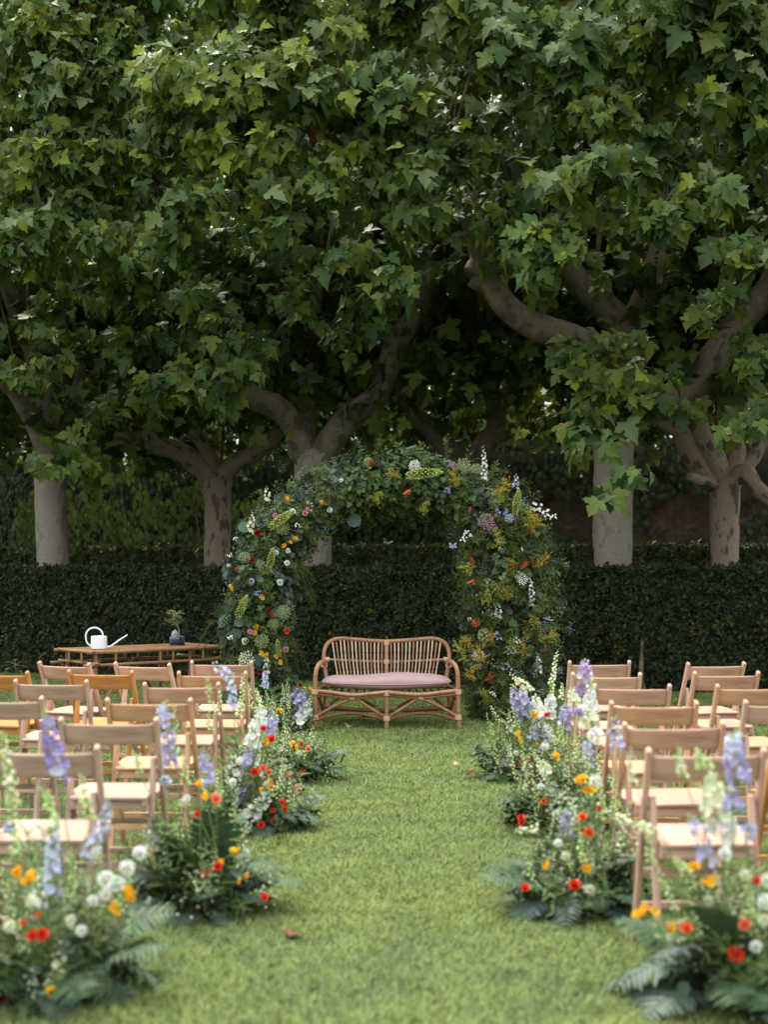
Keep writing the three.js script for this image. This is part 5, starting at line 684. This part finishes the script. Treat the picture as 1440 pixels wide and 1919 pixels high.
arrangement('tall flower arrangement right of the aisle, third nearest, lilac spike on top', 1052, 7.75, 0.3, 808, { h: 0.62, fill: 280,
  ferns: [...fan(9, -160, 160, 0.75, 1.0, [0.0, 0.3], 4, 8), [-80, 1.0, 0.3, 0], [-60, 1.0, 0.15, 0]],
  flowers: [['spike', 'lilac', 1097, 1236, 1092, 1276, 0.036], ['spike', 'lilac', 1096, 1286, 1090, 1294, 0.028], ['spike', 'lilac', 1088, 1330, 1084, 1338, 0.026], ['snap', 'white', 1107, 1272, 1104, 1356, 0.04], ['snap', 'cream', 1100, 1330, 1112, 1358, 0.036], ['spike', 'lav', 1058, 1318, 1059, 1366, 0.03], ['spike', 'lav', 1068, 1322, 1066, 1350, 0.024], ['snap', 'cream', 1070, 1290, 1080, 1322, 0.028], ['spike', 'lav', 1100, 1396, 1100, 1440, 0.032], ['spike', 'pale', 1102, 1390, 1102, 1410, 0.026], ['snap', 'white', 1022, 1455, 1040, 1502, 0.036], ['snap', 'cream', 1006, 1420, 1030, 1452, 0.028], ['snap', 'white', 1036, 1470, 1042, 1500, 0.032], ['buds', 'cream', 1060, 1420, 1064, 1470, 0.026], ['buds', 'green', 1048, 1340, 1052, 1400, 0.026], ['buds', 'green', 1082, 1380, 1084, 1440, 0.026], ['buds', 'green', 1066, 1380, 1068, 1430, 0.022], ['buds', 'cream', 1128, 1410, 1120, 1450, 0.026], ['buds', 'green', 1040, 1400, 1044, 1450, 0.022], ['cup', 'yellow', 1040, 1417, 0.036], ['carnation', 'orange', 1020, 1502, 0.028], ['double', 'red', 977, 1533, 0.03], ['carnation', 'red', 978, 1542, 0.028], ['double', 'white', 1044, 1525, 0.032], ['double', 'white', 1014, 1474, 0.024], ['umbel', 'cream', 1022, 1400, 0.03], ['spike', 'lav', 1024, 1388, 1020, 1402, 0.022]] });
arrangement('flower arrangement nearest the arch on the right, lavender delphiniums and white stocks', 990, 9.6, 0.3, 809, { h: 0.5, fill: 250,
  ferns: [...fan(9, -160, 160, 0.75, 1.0, [0.0, 0.3], 3, 9), [-85, 1.15, 0.25, 1], [-70, 1.1, 0.0, 1], [-100, 1.1, 0.1, 0], [-55, 1.0, 0.0, 0]],
  flowers: [['spike', 'lav', 960, 1282, 984, 1342, 0.042], ['spike', 'lav', 980, 1288, 990, 1330, 0.038], ['spike', 'blue', 972, 1300, 988, 1350, 0.036], ['snap', 'cream', 955, 1262, 996, 1298, 0.03], ['snap', 'white', 1003, 1302, 1009, 1345, 0.046], ['snap', 'white', 1016, 1330, 1012, 1355, 0.034], ['buds', 'cream', 1045, 1220, 1034, 1285, 0.028], ['snap', 'white', 1036, 1285, 1030, 1345, 0.034], ['snap', 'white', 1032, 1360, 1018, 1380, 0.032], ['buds', 'green', 920, 1322, 940, 1355, 0.022], ['buds', 'green', 960, 1322, 970, 1364, 0.022], ['buds', 'cream', 1055, 1280, 1052, 1312, 0.026], ['spike', 'pale', 1000, 1355, 1004, 1388, 0.032], ['spike', 'lav', 1014, 1352, 1018, 1386, 0.03], ['double', 'white', 1036, 1384, 0.034], ['cup', 'yellow', 970, 1376, 0.032], ['cup', 'lemon', 974, 1386, 0.03], ['cup', 'yellow', 1002, 1338, 0.034], ['cup', 'yellow', 1006, 1395, 0.03], ['double', 'red', 996, 1419, 0.036], ['carnation', 'red', 1000, 1426, 0.03], ['carnation', 'coral', 979, 1428, 0.026], ['double', 'white', 982, 1418, 0.03], ['double', 'white', 996, 1436, 0.032], ['double', 'white', 986, 1430, 0.026], ['cup', 'lemon', 994, 1460, 0.034], ['cup', 'yellow', 990, 1466, 0.028], ['carnation', 'red', 963, 1438, 0.018], ['carnation', 'crimson', 972, 1288, 0.024], ['umbel', 'cream', 968, 1412, 0.03], ['buds', 'green', 946, 1394, 960, 1408, 0.022], ['carnation', 'red', 1024, 1340, 0.024]] });

// ---------------------------------------------------------------- the floral arch
{
  const D = 13.35, base = V(at(742, 1340, D).x, 0, -D), g = thing('floral_arch', 'large asymmetric flower covered arch of greenery behind the rattan bench', 'flower arch', base), R = rng(907);
  const path = [[494, 1345, 0.26], [484, 1250, 0.28], [484, 1150, 0.28], [496, 1066, 0.28], [526, 1002, 0.27], [574, 956, 0.26], [632, 926, 0.25], [690, 912, 0.25], [750, 908, 0.25], [815, 914, 0.25], [874, 934, 0.27], [922, 978, 0.32], [948, 1052, 0.36], [960, 1150, 0.38], [956, 1260, 0.36], [948, 1348, 0.32]];
  const curve = new THREE.CatmullRomCurve3(path.map(([x, y]) => at(x, y, D).sub(base).setZ(0))), radAt = (t) => { const k = clamp(t, 0, 0.9999) * (path.length - 1), i = Math.floor(k); return lerp(path[i][2], path[i + 1][2], k - i); };
  part('hoop_frame', tube(curve.getPoints(40), 0.022, 80, 8), std({ color: rgb(0.03, 0.03, 0.028), metalness: 0.5, roughness: 0.6 }), g);
  for (const z of [-0.14, 0.14]) part('hoop_frame', tube(curve.getPoints(40).map((p) => p.clone().add(V(0, 0, z))), 0.012, 80, 6), std({ color: rgb(0.03, 0.03, 0.028), metalness: 0.5, roughness: 0.6 }), g);
  const lists = { leafy: [], narrow: [], broad: [], round: [], mist: [] }, q = new THREE.Quaternion(), T = { leafy: rgb(0.068, 0.108, 0.032), narrow: rgb(0.1, 0.13, 0.034), broad: rgb(0.08, 0.115, 0.036), round: rgb(0.07, 0.11, 0.072), mist: rgb(0.55, 0.58, 0.46) };
  for (let k = 0; k < 6000; k++) {
    const u = R(), t = curve.getUtoTmapping ? u : u, c = curve.getPointAt(u), tg = curve.getTangentAt(u), tt = curve.getUtoTmapping(u), rad = radAt(tt) * (1 + 1.0 * fbm(c.x * 2.4, c.y * 2.4, k % 3, 3)), a = R() * 6.283, side = V(-tg.y, tg.x, 0), out = side.clone().multiplyScalar(Math.cos(a)).add(V(0, 0, Math.sin(a) * 0.8)), w = Math.pow(R(), 0.42);
    const p = c.clone().addScaledVector(out, rad * w); if (p.y < 0.02 || p.z < -0.3) continue;
    const left = u < 0.42, top = u > 0.36 && u < 0.6, n = fbm(p.x * 2.6, p.y * 2.6, 12, 2), v = R();
    let kind = left ? (n > 0.2 ? 'round' : n < -0.14 ? 'broad' : v < 0.45 ? 'leafy' : v < 0.72 ? 'narrow' : v < 0.92 ? 'mist' : 'round') : top ? (n > 0.1 ? 'leafy' : v < 0.45 ? 'broad' : v < 0.85 ? 'leafy' : 'round') : (n > 0.12 ? 'narrow' : v < 0.36 ? 'leafy' : v < 0.66 ? 'narrow' : v < 0.84 ? 'mist' : v < 0.9 ? 'broad' : 'round');
    const s = R.r(0.42, 0.9), b = R.r(0.7, 1.3), mist = kind === 'mist' ? (R() < 0.35 ? rgb(0.3, 0.34, 0.55) : T.mist) : T[kind], dir = out.clone().addScaledVector(tg, R.r(-0.8, 0.8)).add(V(R.r(-0.5, 0.5), R.r(-0.5, 0.5), 0.25)).normalize();
    lists[kind].push({ m: new THREE.Matrix4().compose(p, q.setFromUnitVectors(V(0, 1, 0), dir), V(s, s, s)), c: mist.clone().multiplyScalar(b) });
  }
  for (const k in lists) stuffPart('foliage', SPRIG[k], greenMat, lists[k], g);
  // its blooms, each placed where the photograph shows it, standing out of the greenery
  const bl = (kind, cn, x, y, r, tilt = 0) => {
    const p = at(x, y, D - 0.33 + R.r(-0.04, 0.06)).sub(base), col = COL[cn]; let m; if (['cup', 'double', 'carnation', 'cluster'].includes(kind)) r *= 0.58; if (kind === 'umbel' || kind === 'ball') r *= 0.78; if (kind === 'cluster' && R() < 0.45) return; if (kind === 'umbel' && R() < 0.2) return; if (kind === 'feather') r *= 1.15;
    if (kind === 'feather') { m = part('goldenrod', featherGeo(R, r, col), petalMat, g, p); m.rotation.set(0.5, 0, tilt); }
    else if (kind === 'tail') { m = part('amaranth_tail', tailGeo(R, r, col), petalMat, g, p); m.rotation.set(0.3, 0, tilt); }
    else if (kind === 'spike') { m = part('flower_spike', spikeGeo(R, [V(0, 0, 0), V(0.01, r * 0.5, 0.01), V(0, r, 0)], 0.028, col, { n: 26, tip: cn === 'white' ? COL.green : COL.bud }), petalMat, g, p); m.rotation.set(0.25, 0, tilt); }
    else if (kind === 'cluster') { const b = new MB(), n = 9; for (let k = 0; k < n; k++) { const d = V(R.r(-1, 1), R.r(-0.7, 0.7), R.r(0, 0.7)).multiplyScalar(r); floret(b, R, d, V(d.x * 4, 0.3, 1).normalize(), r * 0.3, col, 5); } m = part('floret_cluster', b.geo(), petalMat, g, p); }
    else { m = part({ cup: 'freesia', umbel: 'umbel', ball: 'viburnum_ball', star: 'lily', carnation: 'carnation', double: 'rose', tip: 'celosia' }[kind], kind === 'tip' ? (() => { const b = new MB(); for (let k = 0; k < 16; k++) b.add(pointed, basis(V(R.r(-0.2, 0.2) * r, 0, R.r(-0.2, 0.2) * r), V(1, R.r(-0.35, 0.5), R.r(-0.4, 0.4)), V(0, 1, 0.4), r * R.r(0.9, 1.7)), jit(R, col, 0.2)); return b.geo(); })() : bunGeo(R, r, col, kind), petalMat, g, p); if (kind === 'tip') m.rotation.z = tilt; else m.quaternion.copy(faceUp(V(R.r(-0.3, 0.3), R.r(0.1, 0.6), 1))); }
    return m;
  };
  for (const a of [
    ['tip', 'rusty', 704, 871, 0.05, 2.6], ['umbel', 'white', 778, 874, 0.075], ['tip', 'rusty', 757, 925, 0.05, 0], ['cluster', 'white', 711, 936, 0.07], ['cluster', 'white', 764, 934, 0.07], ['cluster', 'violet', 838, 920, 0.07], ['feather', 'mustard', 856, 915, 0.24, 0.2], ['feather', 'mustard', 752, 895, 0.2, 1.2], ['feather', 'mustard', 925, 925, 0.26, -0.9], ['feather', 'olive', 716, 920, 0.18, 2.6], ['feather', 'olive', 803, 934, 0.2, 2.9], ['tail', 'olive', 762, 892, 0.34, -1.4], ['umbel', 'umbel', 869, 873, 0.09], ['umbel', 'umbel', 895, 880, 0.07], ['umbel', 'dusk', 848, 872, 0.05], ['spike', 'pale', 966, 918, 0.16, 0], ['spike', 'white', 908, 900, 0.32, 0.05], ['umbel', 'umbel', 927, 941, 0.08], ['tip', 'rusty', 880, 961, 0.04, 1.2], ['umbel', 'dusk', 912, 978, 0.1], ['umbel', 'dusk', 924, 992, 0.07], ['tail', 'olive', 966, 965, 0.26, -0.1], ['cluster', 'blue', 993, 999, 0.09], ['cluster', 'blue', 940, 960, 0.09], ['cluster', 'blue', 955, 990, 0.08],
    ['cluster', 'white', 1005, 950, 0.09], ['cluster', 'white', 1020, 962, 0.08], ['cluster', 'white', 1036, 968, 0.06], ['tip', 'rusty', 888, 1055, 0.045, 1.9], ['tip', 'rusty', 976, 1065, 0.055, 0.6], ['tip', 'rusty', 876, 1093, 0.055, 0], ['tip', 'rusty', 1024, 1130, 0.05, 3], ['ball', 'rusty', 893, 1167, 0.05], ['ball', 'umbel', 913, 1096, 0.085], ['umbel', 'olive', 949, 1111, 0.09], ['umbel', 'white', 978, 1084, 0.085], ['spike', 'white', 998, 1138, 0.3, 0.1], ['cluster', 'lilac', 1006, 1090, 0.05], ['cluster', 'white', 1032, 1034, 0.09], ['cluster', 'white', 1025, 1048, 0.06], ['cluster', 'blue', 1029, 1145, 0.07], ['ball', 'umbel', 909, 1191, 0.085], ['cluster', 'blue', 929, 1191, 0.09], ['cluster', 'blue', 944, 1178, 0.06], ['feather', 'mustard', 888, 1222, 0.24, 0.5], ['feather', 'mustard', 905, 1212, 0.26, -0.6], ['feather', 'mustard', 888, 1280, 0.26, 0.2], ['feather', 'olive', 872, 1240, 0.28, 0.4], ['feather', 'olive', 930, 1130, 0.26, 0.8], ['feather', 'olive', 885, 1082, 0.24, 0.5], ['feather', 'mustard', 965, 1070, 0.24, 0.2], ['feather', 'olive', 990, 990, 0.3, -0.1], ['feather', 'olive', 940, 1030, 0.28, 0.3], ['feather', 'mustard', 985, 1240, 0.26, 0.1], ['feather', 'olive', 1010, 1200, 0.24, -1.2], ['feather', 'olive', 915, 1320, 0.24, 0.4], ['tip', 'orange', 911, 1275, 0.06, 0.4], ['star', 'dusk', 905, 1246, 0.075], ['umbel', 'white', 897, 1229, 0.075], ['tip', 'rusty', 1013, 1220, 0.05, 0.2], ['spike', 'white', 1010, 1262, 0.2, 0.1], ['cluster', 'white', 880, 1160, 0.03], ['double', 'red', 932, 1346, 0.05],
    ['cluster', 'pale', 950, 1250, 0.08], ['cluster', 'pale', 960, 1220, 0.07], ['cluster', 'white', 955, 1195, 0.08], ['cluster', 'white', 968, 1200, 0.06], ['umbel', 'umbel', 940, 1015, 0.06], ['cluster', 'white', 870, 1010, 0.06], ['cluster', 'white', 878, 1000, 0.07], ['cluster', 'pale', 895, 1030, 0.09], ['cluster', 'pale', 850, 1022, 0.06], ['cluster', 'white', 960, 1025, 0.06], ['cluster', 'white', 975, 1030, 0.05], ['umbel', 'pale', 955, 972, 0.06], ['spike', 'white', 935, 1160, 0.2, 0.2], ['cluster', 'white', 1060, 1120, 0.05], ['cluster', 'white', 1045, 1135, 0.05], ['cluster', 'lilac', 1030, 1160, 0.06], ['cluster', 'white', 1000, 1260, 0.05], ['cluster', 'white', 925, 1300, 0.05], ['cluster', 'pale', 948, 1290, 0.06], ['umbel', 'umbel', 862, 985, 0.05],
    ['cup', 'yellow', 538, 934, 0.05], ['cup', 'yellow', 604, 944, 0.05], ['double', 'pink', 515, 966, 0.03], ['double', 'pink', 572, 962, 0.04], ['double', 'pink', 578, 953, 0.03], ['double', 'white', 548, 959, 0.045], ['double', 'white', 618, 956, 0.04], ['double', 'crimson', 483, 999, 0.05], ['cup', 'yellow', 533, 1023, 0.05], ['cup', 'yellow', 545, 1016, 0.045], ['cup', 'yellow', 554, 1008, 0.04], ['carnation', 'crimson', 472, 1050, 0.045], ['carnation', 'rusty', 444, 1066, 0.026], ['cup', 'yellow', 432, 1101, 0.055], ['cup', 'yellow', 492, 1119, 0.055], ['cup', 'yellow', 478, 1175, 0.06], ['cup', 'yellow', 476, 1184, 0.05], ['double', 'pink', 469, 1184, 0.035], ['carnation', 'crimson', 506, 1141, 0.032], ['carnation', 'crimson', 500, 1150, 0.03], ['carnation', 'red', 511, 1154, 0.026], ['double', 'white', 525, 1091, 0.045], ['double', 'pale', 471, 1090, 0.045], ['double', 'white', 538, 1055, 0.04], ['double', 'white', 540, 1032, 0.035], ['double', 'white', 518, 1036, 0.035],
    ['tail', 'olive', 505, 990, 0.3, -0.9], ['tail', 'olive', 503, 1068, 0.24, -0.25], ['tail', 'olive', 445, 1158, 0.26, -0.4], ['tail', 'olive', 524, 1230, 0.18, 0.1], ['umbel', 'umbel', 458, 1045, 0.075], ['umbel', 'umbel', 531, 992, 0.085], ['umbel', 'umbel', 491, 1202, 0.09], ['umbel', 'umbel', 470, 1072, 0.09], ['umbel', 'umbel', 532, 1147, 0.085], ['umbel', 'umbel', 488, 1058, 0.06], ['umbel', 'umbel', 512, 1170, 0.07], ['spike', 'cream', 500, 940, 0.15, 0.05], ['spike', 'cream', 468, 998, 0.22, -0.1], ['spike', 'cream', 585, 960, 0.14, 0.4], ['double', 'pink', 536, 1217, 0.045], ['cup', 'yellow', 492, 1224, 0.05], ['cup', 'lemon', 498, 1230, 0.05], ['cup', 'yellow', 520, 1231, 0.05], ['cup', 'lemon', 525, 1239, 0.05], ['cluster', 'pale', 484, 1238, 0.09], ['cluster', 'pale', 474, 1230, 0.08], ['umbel', 'cream', 462, 1236, 0.1], ['umbel', 'cream', 458, 1250, 0.07], ['double', 'white', 459, 1202, 0.05], ['cluster', 'white', 430, 1195, 0.05], ['carnation', 'crimson', 488, 1260, 0.045], ['carnation', 'rusty', 538, 1182, 0.05], ['spike', 'white', 499, 1262, 0.18, 0], ['spike', 'pale', 496, 1290, 0.16, 0], ['cluster', 'blue', 491, 1107, 0.06], ['cluster', 'blue', 485, 1112, 0.05], ['cluster', 'white', 560, 985, 0.05], ['cluster', 'white', 515, 1100, 0.04], ['cluster', 'white', 520, 1118, 0.04], ['cluster', 'white', 440, 1010, 0.04], ['cluster', 'white', 430, 1040, 0.04], ['cluster', 'pale', 500, 1030, 0.07], ['cluster', 'pale', 525, 1055, 0.06], ['double', 'cream', 428, 1060, 0.025], ['double', 'white', 640, 900, 0.03], ['umbel', 'umbel', 690, 866, 0.06], ['cluster', 'white', 745, 960, 0.04],
    ...Array.from({ length: 6 }, (_, k) => ['feather', k % 3 ? 'mustard' : 'olive', 870 + R() * 150, 940 + k * 62, 0.2 + R() * 0.12, R.r(-1, 1)]),
  ]) bl(...a);
  // loose trailing stems that break the outline
  const trail = { leafy: [], narrow: [] };
  for (let k = 0; k < 110; k++) {
    const u = R(), c = curve.getPointAt(u), tg = curve.getTangentAt(u), tt = curve.getUtoTmapping(u), rad = radAt(tt), a = R.r(-0.5, 3.6), side = V(-tg.y, tg.x, 0), out = side.multiplyScalar(Math.cos(a)).add(V(0, 0, Math.sin(a) * 0.7)), s0 = c.clone().addScaledVector(out, rad * 0.8), dir = out.clone().add(V(R.r(-0.3, 0.3), R.r(-0.2, 0.9), 0)).normalize(), L = R.r(0.16, 0.4), e1 = s0.clone().addScaledVector(dir, L * 0.6).add(V(0, 0.02, 0)), e2 = s0.clone().addScaledVector(dir, L).add(V(0, -L * R.r(0.2, 0.7), 0)); if (e2.y < 0.03) continue;
    if (u > 0.27 && u < 0.75 && out.y < -0.1) continue; part('trailing_stem', tube([s0, e1, e2], (t) => 0.0028 - 0.0018 * t, 10, 4), stemMat, g);
    const cv = new THREE.CatmullRomCurve3([s0, e1, e2]); for (let i = 2; i < 9; i++) { const p = cv.getPointAt(i / 9), s = R.r(0.3, 0.55), b = R.r(0.8, 1.3); trail[k % 2 ? 'leafy' : 'narrow'].push({ m: new THREE.Matrix4().compose(p, q.setFromUnitVectors(V(0, 1, 0), cv.getTangentAt(i / 9).add(V(R.r(-0.5, 0.5), R.r(-0.5, 0.3), R.r(-0.2, 0.6))).normalize()), V(s, s, s)), c: (k % 2 ? T.leafy : T.narrow).clone().multiplyScalar(b) }); }
  }
  for (const k in trail) stuffPart('foliage', SPRIG[k], greenMat, trail[k], g);
  // large single leaves that stand out
  const leafG = leafMat({ color: rgb(0.075, 0.135, 0.1) }), leafD = leafMat({ color: rgb(0.06, 0.1, 0.03) });
  for (let k = 0; k < 120; k++) { const u = R(), c = curve.getPointAt(u), tg = curve.getTangentAt(u), tt = curve.getUtoTmapping(u), rad = radAt(tt), a = R.r(0.1, 3.04), side = V(-tg.y, tg.x, 0), out = side.multiplyScalar(Math.cos(a)).add(V(0, 0, Math.sin(a) * 0.85)), p = c.clone().addScaledVector(out, rad * R.r(0.85, 1.1)); if (p.y < 0.05) continue; const rd = u < 0.45 && R() < 0.55, m = part('leaf', rd ? roundLeaf : ovate(R.r(0.24, 0.36), 0.3, 0.12), rd ? leafG : leafD, g), mt = basis(p, V(out.x + R.r(-0.6, 0.6), R.r(-1.1, 0.3), out.z * 0.4), V(out.x * 0.6 + R.r(-0.3, 0.3), R.r(0.1, 0.8), 1), R.r(0.08, 0.14)); mt.decompose(m.position, m.quaternion, m.scale); }
}

// ---------------------------------------------------------------- small things on the grass
{
  const dry = [rgb(0.11, 0.045, 0.025), rgb(0.3, 0.17, 0.08), rgb(0.36, 0.24, 0.13), rgb(0.24, 0.07, 0.03)].map((c) => leafMat({ color: c, transmission: 0.1, roughness: 0.85 })), R = rng(950);
  for (const [px, py, s, c, label] of [[540, 1757, 0.075, 0, 'curled brown dry leaf lying alone on the near lawn left of centre'], [850, 1437, 0.06, 2, 'pale tan dry leaf on the lawn right of the middle of the aisle'], [879, 1460, 0.055, 0, 'small reddish dry leaf on the lawn at the right, just past the pale one'], [568, 1490, 0.085, 3, 'rust coloured dry leaf standing up beside the white stocks left of the aisle'], [655, 1366, 0.06, 2, 'pale dry leaf under the left half of the bench, nearest its middle leg'], [630, 1361, 0.05, 1, 'tan dry leaf under the left end of the bench'], [808, 1363, 0.055, 1, 'tan dry leaf under the right half of the bench'], [678, 1352, 0.07, 3, 'reddish dry leaf upright in the shade beneath the bench'], [190, 1303, 0.08, 2, 'pale dry leaf on the grass below the bamboo table']]) {
    const d = EYE * F / (py - HZ), g = thing('fallen_leaf', label, 'dry leaf', [(px - CX) / F * d, 0.035, -d], R() * 6.28, 'dry leaves lying on the lawn');
    const m = part('blade', planeLeaf[Math.floor(R() * 4)], dry[c], g); m.rotation.set(-1.15 + R.r(-0.3, 0.5), 0, R.r(-0.5, 0.5)); m.scale.set(s, s, s * 2.2);
    part('stalk', tube([V(0, 0, 0), V(0.01, 0.012, s * 0.3), V(0.02, 0.01, s * 0.6)], 0.0012, 6, 4), M.twig, g);
  }
  const pm = leafMat({ color: rgb(0.12, 0.012, 0.03) });
  for (const [px, py, label] of [[14, 1884, 'dark red petal on the lawn at the bottom left corner'], [95, 1886, 'dark red petal on the lawn below the yellow freesia at bottom left']]) { const d = EYE * F / (py - HZ), g = thing('fallen_petal', label, 'petal', [(px - CX) / F * d, 0.035, -d], R() * 6, 'petals dropped on the lawn'); for (let k = 0; k < 2; k++) { const m = part('petal', petal, pm, g, [k * 0.015, 0.002 * k, 0]); m.rotation.set(-1.3, 0, k * 1.7); m.scale.setScalar(0.03); } }
  const p = at(27, 1266, 18.2), w = thing('weed_plant', 'small pale green weed growing at the foot of the hedge at far left', 'plant', [p.x, 0, p.z]), lf = ovate(0.2, 0.5, 0.15), wm = leafMat({ color: rgb(0.12, 0.17, 0.06) });
  for (let k = 0; k < 16; k++) { const a = k * 2.4, h = 0.06 + k * 0.011, m = part('leaf', lf, wm, w), mt = basis(V(Math.cos(a) * 0.02, h, Math.sin(a) * 0.02), V(Math.cos(a), 0.5, Math.sin(a)), V(0, 1, 0), R.r(0.12, 0.2)); mt.decompose(m.position, m.quaternion, m.scale); }
  part('stem', tube([V(0, 0, 0), V(0.01, 0.12, 0), V(0, 0.25, 0)], 0.006, 6, 5), stemMat, w);
}
renderer.render(scene, camera);
